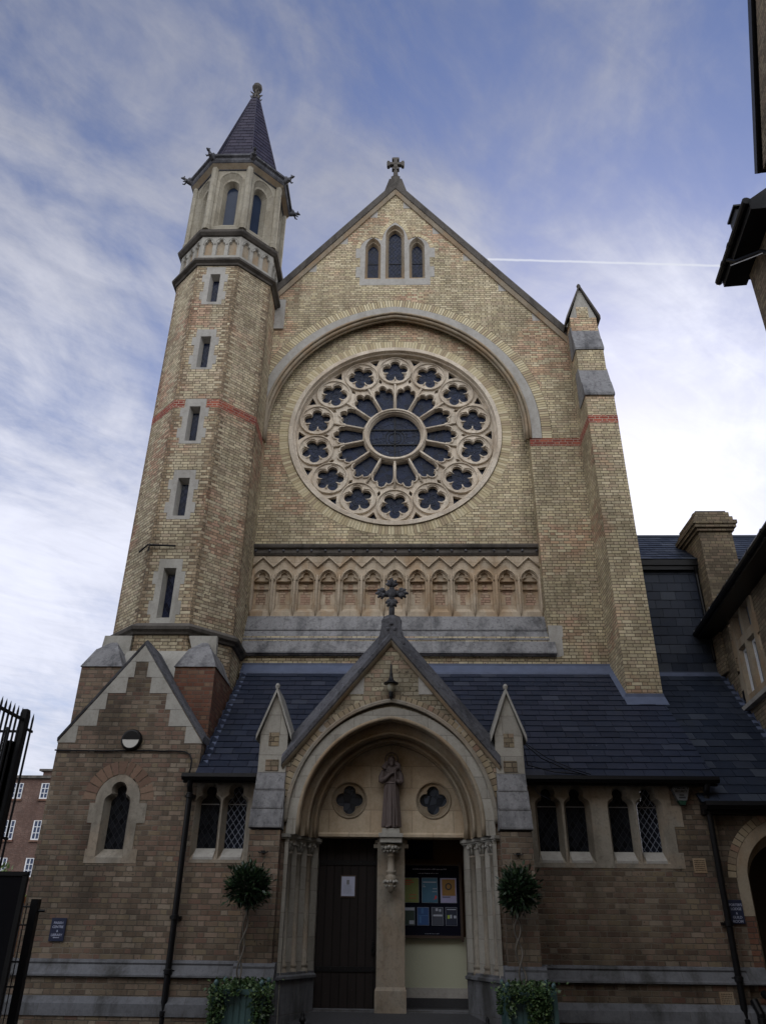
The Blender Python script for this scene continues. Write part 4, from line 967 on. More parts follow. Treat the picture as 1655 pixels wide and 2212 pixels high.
# tympanum
QF = [foil(x, 3.045, 4, .085, .105, pi/2, 12) for x in (-.715, .715)]
QO = [circ(x, 3.045, .285, 40) for x in (-.715, .715)]
s = MB(); T = sto(1.23,1.54, 2.42, 30)
s.plate([(-1.23,2.46),(1.23,2.46)]+T[1:-1], QO, 13.86, 14.16, back=False)
s.prism_x([(13.83,2.46),(13.83,2.50),(13.86,2.53),(13.86,2.46)], -1.21, 1.21); s.box(-1.2,1.2,13.86,14.16,2.455,2.46)
tym = s.build('tympanum', M['stone_tymp'], CH)
s = MB()
for x, o_, nq in zip((-.715,.715), QO, (0, 1)):
    s = MB()
    s.tube([(a,13.855,b) for a,b in circ(x,3.045,.29,40)], .014, 6, True)
    f1 = foil(x,3.045,4,.112,.126,pi/2,12); s.plate(circ(x,3.045,.275,40), [f1], 13.885, 13.94, back=False); s.splay(o_, circ(x,3.045,.275,40), 13.86, 13.885); s.splay(f1, foil(x,3.045,4,.104,.126,pi/2,12), 13.885, 13.94)
    s.tube([(a,13.883,b) for a,b in f1], .010, 5, True)
    qf = s.build('quatrefoil', M['stone_warm2'], tym); s = MB(); s.flat(circ(x,3.045,.25,30), [], 13.938); s.build('pane', M['glass_ink'], qf)
# trumeau
s = MB(); s.box(-.225,.225,13.93,14.2,.30,2.46); s.add([(-.245,13.90,-.3),(.245,13.90,-.3),(.245,14.2,-.3),(-.245,14.2,-.3),(-.245,13.90,.27),(.245,13.90,.27),(.245,14.2,.27),(-.245,14.2,.27),(-.225,13.93,.32),(.225,13.93,.32),(.225,14.2,.32),(-.225,14.2,.32)], [(0,1,5,4),(1,2,6,5),(3,0,4,7),(4,5,9,8),(5,6,10,9),(7,4,8,11)])
s.box(-.29,.29,13.95,14.15,2.30,2.36); s.box(-.27,.27,13.955,14.15,2.37,2.42)
tr = s.build('trumeau', M['stone_buff'], CH)
s = MB(); s.M = Matrix.Translation((0,-.11,0)); s.lathe([(.01,1.62),(.05,1.66),(.075,1.72),(.09,1.80),(.095,1.86),(.07,1.875),(.068,1.9),(.082,1.92),(.082,1.945),(.058,1.955),(.056,2.16),(.07,2.17),(.06,2.19),(.075,2.26),(.13,2.335)], (0,13.90,0), 14); s.build('corbel_shaft', M['stone_buff'], tr, smooth=True)
s = MB(Matrix.Translation((0,-.11,0)))
for zq, rr_, rb_, n_ in ((2.285,.115,.033,8),(2.235,.088,.026,7),(1.78,.085,.026,7),(1.72,.06,.022,6)):
    for q in range(n_):
        a = pi+pi*(q+.5)/n_; s.ball((rr_*math.cos(a)*1.25, 13.90+rr_*math.sin(a), zq+.01*(q%2)), rb_, 6, 4)
s.build('capital', M['stone'], tr, smooth=True)
s = MB(); s.box(-.20,.20,13.60,13.98,2.44,2.50); s.box(-.18,.18,13.63,13.98,2.36,2.44); s.box(-.145,.145,13.64,13.98,2.50,2.575); s.build('pedestal', M['stone'], tr)
# door leaf
s = MB(); s.box(-1.212,-.228,14.12,14.17,.02,2.455); door = s.build('door', M['wood'], CH)
for z in (2.08,.545):
    s = MB(); s.box(-1.205,-.235,14.105,14.12,z-.036,z+.036)
    for x in (-1.15,-.95,-.72,-.5,-.28): s.ball((x,14.105,z),.012,6,4)
    s.build('strap_hinge', M['iron'], door)
s = MB(); s.box(-.305,-.265,14.10,14.12,.74,.96); s.tube([(-.285,14.10,.93),(-.285,14.06,.93),(-.285,14.06,.86),(-.30,14.05,.86)], .008, 6); s.tube([(-.285+.03*math.cos(a),14.085,.80+.03*math.sin(a)) for a in [2*pi*k/10 for k in range(10)]], .007, 5, True); s.build('handle', M['iron'], door)
s = MB(); s.box(-.835,-.585,14.108,14.12,1.56,1.89); s.build('notice_frame', M['frame_wood'], door)
s = MB(); s.box(-1.21,-.23,13.99,14.2,-.06,.018); s.box(.23,1.21,13.99,14.2,-.06,.012); s.build('threshold', M['stone_plinth'], CH)
# lobby seen through the open doorway
s = MB(); s.box(-.35,1.45,14.62,14.66,-.1,2.7); s.box(1.235,1.26,14.2,14.62,-.1,2.7); s.box(-.35,1.45,14.2,14.62,2.52,2.6); s.box(-.36,-.35,14.2,14.62,-.1,2.6)
lob = s.build('lobby_wall', M['interior'], CH)
s = MB(); s.box(-.1,1.234,14.57,14.61,.28,1.0); s.build('painted_panel', M['cream'], lob)
s = MB(); s.box(-.1,1.234,14.555,14.60,.14,.28); s.build('skirting', M['stone_grey'], lob); s = MB(); s.box(-.1,1.234,14.55,14.60,-.05,.138); s.build('step', M['asphalt'], lob)
s = MB(); s.box(-.35,1.234,14.2,14.6,-.06,.005); s.build('lobby_floor', M['asphalt'], lob)
s = MB(); s.box(.20,.715,14.5,14.62,2.18,2.46); s.build('meter_cupboard', M['board'], lob)
# gable coping, roof, cross
s = MB(); cpts = [(-1.80,3.44),(0,5.60),(1.80,3.44)]
coping(s, cpts, [(.05,YP-.07),(.14,YP-.075),(.43,YP+.16),(.43,YP+.45),(.0,YP+.50),(.0,YP-.03)])
pc = s.build('gable_coping', M['stone_dark'], porch)
s = MB(); coping(s, [(-1.78,3.44),(0,5.57),(1.78,3.44)], [(-.035,YP-.01),(-.03,YP-.035),(.03,YP-.085),(.055,YP-.03),(.0,YP+.02)]); s.build('coping_moulding', M['stone_warm2'], pc)
s = MB(); s.add([(-1.80,YP+.5,3.50),(0,YP+.5,5.66),(1.80,YP+.5,3.50),(-1.80,14.3,3.50),(0,16.3,5.66),(1.80,14.3,3.50)], [(0,1,4,3),(1,2,5,4)]); s.build('porch_roof', M['slate2'], porch)
s = MB()
for sg in (-1,1):
    s.plate([(sg*.47,4.98),(sg*.47,4.66),(sg*.72,4.66)], [], YP-.006, YP+.03); s.plate([(sg*1.08,4.26),(sg*1.08,4.02),(sg*1.27,4.02)], [], YP-.006, YP+.03)
split(s, 'tooth_stone', M['stone_grey'], porch)
s = MB(); yb = YP+.22
s.add([(-.24,yb-.26,5.55),(.24,yb-.26,5.55),(.24,yb+.26,5.55),(-.24,yb+.26,5.55),(-.155,yb-.24,6.02),(.155,yb-.24,6.02),(.155,yb+.24,6.02),(-.155,yb+.24,6.02)], [(0,1,5,4),(1,2,6,5),(2,3,7,6),(3,0,4,7),(4,5,6,7)])
s.lathe([(.19,5.98),(.20,6.05),(.17,6.10),(.16,6.13)], (0,yb,0), 8, R(22.5))
for q in range(3): s.ball((.07*math.cos(pi/2+2*pi*q/3), yb-.225, 5.86+.07*math.sin(pi/2+2*pi*q/3)), (.045,.05,.045), 8, 5)
cb = s.build('cross_base', M['stone_dark'], porch)
s = MB(); s.box(-.052,.052,yb-.05,yb+.05,6.1,6.56)
for q in range(4):
    a = q*pi/2; c_, s_ = math.cos(a), math.sin(a)
    s.box(min(0,c_*.16)-.045*abs(s_)-.0, max(0,c_*.16)+.045*abs(s_), yb-.045-.002*q, yb+.045, 6.60+min(0,s_*.16)-.045*abs(c_), 6.60+max(0,s_*.16)+.045*abs(c_))
    for j, (b_, l_) in enumerate(((-66,.12),(-34,.145),(0,.165),(34,.145),(66,.12))):
        t = a+R(b_); ox, oz = c_*.14, 6.60+s_*.14
        s.tube([(ox,yb-.03,oz),(ox+math.cos(t)*l_*.6,yb-.055,oz+math.sin(t)*l_*.6),(ox+math.cos(t)*l_,yb-.02,oz+math.sin(t)*l_)], [.026,.042,.016], 6)
s.ball((0,yb-.04,6.60),(.095,.035,.095),10,6)
for q in range(4): s.ball((math.cos(q*pi/2)*.20, yb-.035, 6.60+math.sin(q*pi/2)*.20), (.062,.03,.062), 9, 6)
s.build('porch_cross', M['stone_dark'], cb, smooth=True)
# pinnacled buttresses
for sg in (-1, 1):
    cx = sg*1.955; a0, a1 = cx-.23, cx+.23
    s = MB(); s.box(cx-.24,cx+.24,12.88,13.98,-.4,2.46); s.box(a0,a1,YP+.0,13.98,2.4,3.36)
    pb = s.build('porch_buttress', M['brick_low'], CH)
    s = MB()
    for z, y in ((.64,12.84),):
        s.prism_x([(14.0,.68),(y+.02,.66),(y-.01,.62),(y,.59),(y-.07,.47),(y-.09,.43),(y+.05,.42),(14.0,.42)], cx-.30, cx+.30)
    s.build('plinth', M['stone_plinth'], pb)
    s = MB()
    for i, (ya, za, yb_, zb_) in enumerate(((13.09,3.37,13.005,3.10),(13.02,3.09,12.925,2.81),(12.94,2.80,12.845,2.52))):
        e = .012*i; s.prism_x([(ya,za),(yb_,zb_),(yb_,zb_-.025),(yb_+.03,zb_-.035),(13.4,zb_-.035),(13.4,za)], a0-.006-e, a1+.006+e)
    split(s, 'weathering', M['stone_sill'], pb)
    s = MB(); s.box(a0,a1,13.08,13.7,3.36,3.98); s.plate([(a0,3.98),(a1,3.98),(cx,4.66)], [], 13.08, 13.7)
    s.build('pinnacle', M['stone_j'], pb)
    s = MB(); s.box(cx-.085,cx+.085,13.072,13.1,3.78,4.0); s.box(cx-.11,cx+.11,13.072,13.1,3.38,3.56); split(s, 'brick_inset', M['brick_side'], pb)
    s = MB(); coping(s, [(cx-.295,3.87),(cx,4.67),(cx+.295,3.87)], [(0,13.02),(.09,13.02),(.11,13.06),(.11,14.0),(0,14.0)]); s.lathe([(.035,4.74),(.045,4.79),(.02,4.83)], (cx,13.06,0), 8)
    s.build('pinnacle_coping', M['stone'], pb)
    s = MB(); s.box(cx-.03,cx+.03,12.83,12.88,2.13,2.16); s.tube([(cx-.075,12.86,2.15),(cx-.06,12.82,2.13),(cx+.06,12.82,2.13),(cx+.075,12.86,2.15)], .008, 6); s.build('iron_bracket', M['iron'], pb)

# ================================================================== statue (one continuous carved body)
def remesh(mb, name, mat, parent, vox, smooth=True):
    o = mb.build(name+'_raw', mat, None, uv=False, recalc=True)
    md = o.modifiers.new('r', 'REMESH'); md.mode = 'VOXEL'; md.voxel_size = vox
    ms = o.modifiers.new('s', 'SMOOTH'); ms.factor = .5; ms.iterations = 1
    dg = bpy.context.evaluated_depsgraph_get(); me = bpy.data.meshes.new_from_object(o.evaluated_get(dg))
    out = MB(); out.add([tuple(v.co) for v in me.vertices], [tuple(p.vertices) for p in me.polygons])
    bpy.data.objects.remove(o); bpy.data.meshes.remove(me)
    return out.build(name, mat, parent, smooth=smooth, recalc=False)
st = thing('statue', 'carved statue of a robed haloed man carrying a lamb and crook over the doors', 'statue', (0, 13.72, 2.575))
s = MB(); sy = 13.73
rings = []
for z, hw, hd, f in ((2.60,.165,.085,.012),(2.75,.155,.08,.012),(2.95,.143,.075,.010),(3.15,.130,.07,.007),(3.27,.120,.066,.003),(3.30,.112,.062,0),(3.34,.128,.070,0),(3.45,.145,.078,0),(3.53,.135,.072,0),(3.58,.075,.055,0)):
    rings.append([((hw+f*math.cos(7*t))*math.cos(t), sy+(hd+f*math.cos(11*t))*math.sin(t), z) for t in [2*pi*k/44 for k in range(44)]])
s.loft(rings, True, True)
s.ball((.005, sy-.035, 3.655), (.052,.058,.072), 12, 9)          # head
s.ball((.008, sy-.080, 3.605), (.034,.030,.045), 10, 7)          # beard
s.ball((.006, sy-.094, 3.650), (.010,.016,.020), 8, 5)           # nose
s.tube([(-.028,sy-.083,3.672),(.040,sy-.083,3.672)], .009, 6)    # brow
s.ball((.0, sy-.005, 3.675), (.068,.062,.075), 12, 8)            # hood
for q in (-1, 1):                                                  # upper arms and sleeves
    s.tube([(q*.125,sy-.01,3.50),(q*.168,sy-.015,3.40),(q*.172,sy-.03,3.31)], [.045,.050,.046], 10)
s.tube([(-.165,sy-.035,3.32),(-.10,sy-.085,3.36),(-.03,sy-.105,3.42),(.02,sy-.11,3.455)], [.050,.038,.026,.018], 9)
s.tube([(.170,sy-.035,3.31),(.12,sy-.085,3.31),(.07,sy-.10,3.335)], [.050,.036,.020], 9)
for k in range(4):                                                 # fingers of both hands
    s.tube([(.012+.004*k,sy-.115,3.440+.011*k),(.040+.002*k,sy-.128,3.448+.011*k),(.052,sy-.115,3.452+.011*k)], .0065, 5)
    s.tube([(.055,sy-.105,3.312+.012*k),(.062,sy-.132,3.312+.012*k),(.078,sy-.128,3.314+.012*k)], .0065, 5)
s.tube([(.018,sy-.115,3.46),(.02,sy-.125,3.49)], .007, 5)
s.tube([(-.115,sy-.04,3.55),(-.075,sy+.01,3.61),(0,sy+.03,3.63),(.075,sy+.01,3.62),(.125,sy-.03,3.58),(.14,sy-.05,3.50)], [.052,.055,.05,.055,.05,.028], 10)   # lamb across the shoulders
s.ball((-.125, sy-.07, 3.545), (.040,.045,.035), 9, 7); s.ball((-.105, sy-.105, 3.520), (.020,.026,.018), 8, 6); s.ball((-.160, sy-.065, 3.555), (.022,.010,.012), 6, 5)
for x0, x1 in ((-.09,-.045),(.11,.045)): s.tube([(x0,sy-.06,3.55),(x0*.7,sy-.095,3.48),(x1,sy-.11,3.43)], [.020,.015,.011], 7)
for q in (-1, 1): s.ball((q*.06, sy-.075, 2.595), (.032,.055,.018), 8, 5)
for x in (-.09,-.045,0,.045,.09): s.tube([(x*.72,sy-.066,3.27),(x,sy-.080+abs(x)*.25,2.95),(x*1.15,sy-.090+abs(x)*.25,2.615)], [.006,.012,.016], 6)
s.tube([(-.11,sy-.045,3.30),(-.05,sy-.068,3.292),(.05,sy-.068,3.292),(.11,sy-.045,3.30)], .010, 6)
remesh(s, 'robed_figure', M['bronze'], st, .0065)
s = MB(); s.tube([(.004+.110*math.cos(t), sy+.035, 3.70+.110*math.sin(t)) for t in [2*pi*k/28 for k in range(28)]], .012, 7, True); s.build('halo', M['bronze'], st, smooth=True)
s = MB(); s.tube([(.066,sy-.118,2.60),(.066,sy-.125,3.0),(.066,sy-.125,3.35),(.07,sy-.12,3.50),(.085,sy-.12,3.545),(.115,sy-.115,3.56),(.135,sy-.11,3.54),(.132,sy-.11,3.515)], [.009]*7+[.006], 7); s.build('crook', M['bronze'], st, smooth=True)

# ================================================================== small fixtures
t = thing('wall_lantern', 'black witch-hat wall lantern with milky glass over the portal arch', 'lamp', (0, 13.1, 4.6))
s = MB(); s.lathe([(.002,5.15),(.012,5.14),(.018,5.02),(.018,5.00),(.026,4.99),(.026,4.97),(.030,4.92),(.048,4.87),(.085,4.835),(.125,4.815),(.128,4.80),(.07,4.80)], (0,12.96,0), 20); s.build('lamp_hood', M['black'], t, smooth=True)
s = MB(); s.lathe([(.066,4.80),(.070,4.77),(.064,4.72),(.045,4.68),(.030,4.665)], (0,12.96,0), 16); s.build('glass_shade', M['lantern_glass'], t, smooth=True)
s = MB(); s.lathe([(.032,4.668),(.036,4.65),(.034,4.58),(.02,4.56)], (0,12.96,0), 12); s.tube([(0,12.96,4.58),(0,13.02,4.56),(0,13.08,4.60)], .014, 8); s.box(-.04,.04,13.07,13.095,4.54,4.66); s.build('bracket', M['black'], t)
t = thing('bulkhead_light', 'round black bulkhead light with half-moon white glass on the gabled brick block', 'lamp', (-4.66, 14.0, 4.04))
s = MB(Matrix.Translation((-4.66, 14.0, 4.045)) @ Matrix.Rotation(pi/2, 4, 'X')); s.lathe([(.185,.002),(.185,.06),(.17,.085),(.148,.09),(.146,.07)], (0,0,0), 28); s.build('housing', M['black'], t)
hc = [(-4.66+.146*math.cos(a), 4.045+.146*math.sin(a)) for a in [pi+pi*k/20 for k in range(21)]]; hu = [(-4.66+.146*math.cos(a), 4.045+.146*math.sin(a)) for a in [pi*k/20 for k in range(21)]]
s = MB(); s.plate(hc, [], 13.91, 13.98); s.build('diffuser', M['opal'], t)
s = MB(); s.plate(hu, [], 13.905, 13.98); s.build('eyelid', M['black'], t)
s = MB(); pth = [(-6.02,13.98,3.865)] + [(-6.0+i*.19, 13.975, 3.86+random.uniform(-.008,.008)) for i in range(1,12)] + [(-3.68,13.975,3.85),(-3.58,13.97,3.80),(-3.53,13.96,3.70),(-3.53,13.95,3.55),(-3.56,13.93,3.40)]
tag(s.tube(pth, .014, 6).build('cable', M['black'], None, smooth=True), 'black cable clipped along the gabled brick block under the round light', 'cable')
s = MB(); s.tube([(2.28,13.75,4.0),(2.6,13.85,3.75),(3.0,13.80,3.56),(3.35,13.72,3.44)], .010, 5); s.tube([(2.28,13.7,3.95),(2.35,13.8,3.62),(2.8,13.75,3.50),(3.2,13.7,3.46)], .009, 5); s.tube([(2.3,13.9,4.05),(2.7,13.9,3.77),(3.1,13.83,3.58),(3.4,13.72,3.46)], .008, 5)
tag(s.build('cable', M['black'], None, smooth=True), 'loose thin cables drooping over the slates beside the right pinnacle', 'cable')
s = MB(); s.tube([(2.50,13.96,3.34),(2.47,13.95,3.25),(2.52,13.95,3.18),(2.62,13.96,3.13),(2.70,13.97,3.09)], .007, 5)
tag(s.build('wire', M['lead'], None, smooth=True), 'short pale wire hanging over the window nearest the right pinnacle', 'wire')
# alarm box
t = thing('alarm_box', 'grey wedge-shaped burglar alarm box with dark green base under the gutter', 'alarm box', (4.93, 14.0, 3.16))
s = MB(); s.plate([(4.79,3.27),(4.82,3.31),(5.05,3.31),(5.08,3.27),(5.01,3.08),(4.86,3.08)], [], 13.90, 13.992); s.build('cover', M['steel'], t)
s = MB(); s.plate([(4.862,3.078),(5.008,3.078),(4.975,3.01),(4.90,3.01)], [], 13.905, 13.992); s.build('strobe_base', M['green'], t)
s = MB()
for i, (tx, sz) in enumerate((('CONTACT', .052), ('SECURITY', .047))): textmesh(s, tx, sz, 4.935, 13.898, 3.258-i*.046, .0015, .001)
for zz, xa, xb in ((3.165,4.90,4.97),(3.125,4.885,4.985)):
    x = xa
    while x < xb: s.box(x, x+.010, 13.896, 13.899, zz-.012, zz+.012); x += .016
s.build('lettering', M['black'], t)
def sign(nm, label, lines, x0, x1, z0, z1, sz, arrow=False):
    t = thing(nm, label, 'sign', ((x0+x1)/2, 14.0, (z0+z1)/2)); s = MB(); s.box(x0, x1, 13.972, 13.992, z0, z1); s.build('sign_board', M['signblue'], t)
    s = MB()
    for i, (tx, q) in enumerate(lines): textmesh(s, tx, sz*q, (x0+x1)/2+(.01 if q == 1 else 0), 13.970, z1-.088-i*sz*1.02, .0015, .0006, .95)
    if arrow:
        z = z0+.05; xc = (x0+x1)/2; s.add([(xc-.055,13.968,z),(xc-.03,13.968,z+.012),(xc-.03,13.968,z-.012)], [(0,1,2)]); s.add([(xc-.03,13.968,z-.005),(xc+.05,13.968,z-.005),(xc+.05,13.968,z+.005),(xc-.03,13.968,z+.005)], [(0,1,2,3)])
    s.build('lettering', M['text'], t)
sign('wall_sign', 'dark blue sign with pale letters reading PARISH CENTRE & LIBRARY and an arrow', [('PARISH',.9),('CENTRE',.9),('&',.8),('LIBRARY',.9)], -5.49, -5.25, .885, 1.215, .056, True)
sign('wall_sign', 'dark blue sign with pale letters reading PORTER\'S LODGE & GUILD ROOM beside arched gateway', [("PORTER'S",.86),('LODGE',.9),('&',.8),('GUILD',.9),('ROOM',.95)], 5.415, 5.635, 1.24, 1.58, .058)
# door notice, noticeboard and its posters
t = thing('paper_notice', 'white sheet of paper with a small picture pinned to the plank door', 'notice', (-.71, 14.1, 1.72))
s = MB(); s.box(-.820,-.600,14.103,14.107,1.58,1.87); s.build('sheet', plain('paper', (.45,.48,.62), .6, bd=0), t)
s = MB(); s.box(-.735,-.690,14.100,14.102,1.75,1.82); s.build('picture', M['steel'], t)
s = MB(); 
for i in range(7): s.box(-.79+random.uniform(0,.02),-.63-random.uniform(0,.03),14.101,14.102,1.73-i*.018,1.733-i*.018)
s.build('print', M['steel'], t)
t = thing('noticeboard', 'black wood-framed noticeboard holding two rows of posters inside the right doorway', 'noticeboard', (.6, 14.5, 1.5))
s = MB(); s.box(-.2,1.15,14.50,14.53,1.02,2.08); s.build('board', M['board'], t)
s = MB(); s.box(-.2,1.19,14.475,14.54,.98,1.02); s.box(-.2,1.19,14.475,14.54,2.075,2.095); s.box(1.15,1.19,14.475,14.54,1.02,2.075); s.box(1.16,1.20,14.46,14.475,.93,.99); s.box(1.14,1.19,14.465,14.475,2.06,2.13); s.build('frame', M['frame_wood'], t)
s = MB()
for zz, xa, xb, hh in ((2.015,.36,.94,.018),(1.95,.45,.80,.014),(1.046,.56,.79,.007)):
    x = xa
    while x < xb: w_ = random.uniform(.012,.032)*(hh/.018)**.6; s.box(x, min(x+w_,xb), 14.4965, 14.4985, zz-hh*random.uniform(.3,.6), zz+hh*random.uniform(.2,.6)); x += w_+random.uniform(.006,.016)
s.build('lettering', M['text'], t)
PM = lambda n, c: plain(n, c, .55, 0, .35, 9, bd=0)
pw_ = PM('poster_border', (.30,.34,.42))
def poster(label, x0, x1, z0, z1, mat_, extras):
    t = thing('poster', label, 'poster', ((x0+x1)/2, 14.49, (z0+z1)/2), 'posters on the noticeboard')
    s = MB(); s.box(x0-.005, x1+.005, 14.490, 14.498, z0-.005, z1+.005); s.build('border', pw_, t)
    s = MB(); s.box(x0, x1, 14.487, 14.489, z0, z1); s.build('sheet', mat_, t)
    for n_, m_, f_ in extras:
        s = MB(); f_(s); s.build(n_, m_, t)
P1, P2, P3 = PM('poster_green', (.22,.26,.09)), PM('poster_blue', (.06,.17,.27)), PM('poster_lilac', (.36,.35,.55))
red, gold, dk, lt, dblue = PM('print_red', (.55,.05,.05)), PM('print_gold', (.30,.17,.05)), PM('print_dark', (.025,.03,.04)), PM('print_pale', (.42,.46,.55)), PM('print_blue', (.03,.09,.26))
bars = lambda rows: (lambda s: [s.box(a, b, 14.4855, 14.4865, z-h, z+h) for a, b, z, h in rows])
poster('olive green text poster at the left of the noticeboard top row', .06, .461, 1.505, 1.876, P1, [('print', red, bars([(.09,.35,1.84,.007),(.09,.38,1.81,.006),(.09,.33,1.78,.006),(.30,.42,1.62,.004),(.3,.42,1.57,.004)]))])
poster('sky blue poster with a small red figure on the noticeboard top row', .518, .778, 1.505, 1.878, P2, [('print', lt, bars([(.535,.76,1.815,.008),(.535,.56,1.77,.005),(.535,.58,1.745,.005),(.70,.77,1.715,.005),(.69,.77,1.67,.004)])), ('figure', red, lambda s: s.plate([(.70,1.54),(.73,1.57),(.74,1.62),(.765,1.60),(.76,1.565),(.72,1.55)], [], 14.4855, 14.4865))])
poster('lilac poster with a brown picture at the right of the noticeboard top row', .832, 1.094, 1.505, 1.876, P3, [('picture', gold, bars([(.855,1.08,1.735,.125)])), ('roundel', dk, lambda s: s.plate(circ(.965,1.75,.055,20), [circ(.965,1.75,.035,20)], 14.4845, 14.4853)), ('print', dk, bars([(.86,.99,1.59,.006)]))])
poster('dark green poster with a pale box on the noticeboard bottom row', .06, .388, 1.170, 1.428, PM('poster_dark_green', (.035,.06,.05)), [('text_box', lt, bars([(.30,.38,1.21,.028),(.10,.385,1.405,.02)]))])
poster('plain deep blue poster on the noticeboard bottom row', .438, .624, 1.170, 1.430, dblue, [('print', PM('print_midblue', (.06,.17,.38)), bars([(.50,.54,1.38,.04),(.45,.61,1.31,.006),(.47,.50,1.25,.05)]))])
poster('slate grey poster with a white caption band on the noticeboard bottom row', .677, .864, 1.170, 1.432, PM('poster_grey', (.06,.07,.10)), [('caption', lt, bars([(.70,.85,1.315,.013),(.74,.78,1.40,.02),(.80,.83,1.39,.018)]))])
poster('navy poster with a lime square at the right of the noticeboard bottom row', .909, 1.092, 1.170, 1.433, PM('poster_navy', (.02,.028,.055)), [('lime_square', PM('print_lime', (.35,.48,.06)), bars([(.935,.975,1.295,.026)])), ('photo', lt, bars([(.98,1.01,1.30,.026),(1.04,1.08,1.295,.02),(.93,1.08,1.405,.006)]))])
# boot scrapers
for x, y, lb in ((-1.25, 13.15, 'small black iron bollard stub by the left portal jamb'), (1.36, 12.72, 'small black iron bollard stub by the right portal jamb')):
    s = MB(); s.lathe([(.045,-.32),(.05,-.25),(.03,-.22),(.028,-.08),(.05,-.06),(.045,-.03),(.025,-.01),(.03,.02),(.012,.06)], (x,y,0), 10)
    tag(s.build('door_stop_post', M['iron'], None, smooth=True), lb, 'post')

# ================================================================== planters and bay trees
def leaves(mb, pts, size, ratio=.38, droop=0.0):
    for p, n in pts:
        n = Vector(n).normalized(); t = n.cross(Vector((random.uniform(-1,1),random.uniform(-1,1),random.uniform(-1,1)))).normalized()
        l = size*random.uniform(.7,1.25); w = l*ratio; d_ = (n*random.uniform(.4,1.0)+t*random.uniform(-.6,.6)+Vector((0,0,.35-droop))).normalized(); sd_ = d_.cross(n+t*.3).normalized(); p = Vector(p)
        q = [p, p+d_*l*.35+sd_*w*.5, p+d_*l, p+d_*l*.35-sd_*w*.5]; q[2] = q[2]-Vector((0,0,l*.12)); mb.add([tuple(a) for a in q], [(0,1,2),(0,2,3)])
def bay(x, y, zc, rx, rz, label, sgn, seed, twist):
    random.seed(seed); t = thing('bay_tree', label, 'tree', (x, y, .45), 'clipped bay trees in planters')
    s = MB(); pts = []
    for i in range(2600):
        th, u_ = random.uniform(0, 2*pi), random.uniform(-1, 1); r_ = random.random()**.36*random.uniform(.74, 1.10)*(1.18 if random.random() < .06 else 1.0)
        n = Vector((math.sqrt(1-u_*u_)*math.cos(th), math.sqrt(1-u_*u_)*math.sin(th), u_)); lum = 1+.10*math.sin(3*th+seed)+.10*math.sin(5*u_*2+th*2)+(.10*max(0,u_) if sgn > 0 else 0)
        pts.append(((x+n.x*rx*r_*lum, y+n.y*rx*r_*lum, zc+n.z*rz*r_*lum), n))
    leaves(s, pts, .085, .36); s.build('crown', M['bay'], t)
    s = MB()
    for ph in (0, pi): s.tube([(x+twist*.030*math.cos(z*11+ph)+.03*math.sin(z*3+seed)*twist, y+.025*math.sin(z*11+ph), z) for z in [.35+(zc-.35)*k/36 for k in range(37)]], .013, 6)
    for k in range(7): a = 2*pi*k/7; s.tube([(x,y,zc-rz*.8),(x+rx*.4*math.cos(a),y+rx*.4*math.sin(a),zc-rz*.1),(x+rx*.7*math.cos(a),y+rx*.7*math.sin(a),zc+rz*.4)], [.012,.008,.004], 5)
    s.build('trunk', M['bark'], t, smooth=True); random.seed(seed+5)
bay(-2.06, 12.42, 1.655, .305, .285, 'round clipped bay tree on twisted stem by the left side of the doors', -1, 3, 1.0)
bay(1.86, 12.42, 1.625, .270, .285, 'tufty round bay tree on wavy stem by the right side of the doors', 1, 8, 1.5)
def planter(cx, cy, w, zt, lab):
    t = thing('planter', lab, 'planter', (cx, cy, -.32), 'square planters by the doors'); h = w/2
    s = MB(); s.box(cx-h+.02, cx+h-.02, cy-h+.02, cy+h-.02, -.26, zt-.03)
    for k in range(7): x = cx-h+.06+k*(w-.12)/6; s.box(x-.030, x+.030, cy-h+.006, cy-h+.02, -.22, zt-.08)
    s.build('panel', M['planter'], t)
    s = MB()
    for a in (-1,1):
        for b_ in (-1,1): s.box(cx+a*h-.03, cx+a*h+.03, cy+b_*h-.03, cy+b_*h+.03, -.32, zt)
    s.box(cx-h, cx+h, cy-h-.012, cy-h+.02, zt-.075, zt-.015); s.box(cx-h, cx+h, cy+h-.02, cy+h+.012, zt-.075, zt-.015); s.box(cx-h-.012, cx-h+.02, cy-h, cy+h, zt-.075, zt-.015); s.box(cx+h-.02, cx+h+.012, cy-h, cy+h, zt-.075, zt-.015)
    s.build('frame', M['planter'], t)
    for a in (-1,1):
        for b_ in (-1,1): s = MB(); s.lathe([(.012,0),(.012,.02),(.03,.045),(.033,.065),(.02,.09),(.006,.10)], (cx+a*h, cy+b_*h, zt), 10); s.build('finial', M['planter'], t, smooth=True)
    s = MB(); s.box(cx-h+.03, cx+h-.03, cy-h+.03, cy+h-.03, zt-.10, zt-.05); s.build('soil', M['soil'], t)
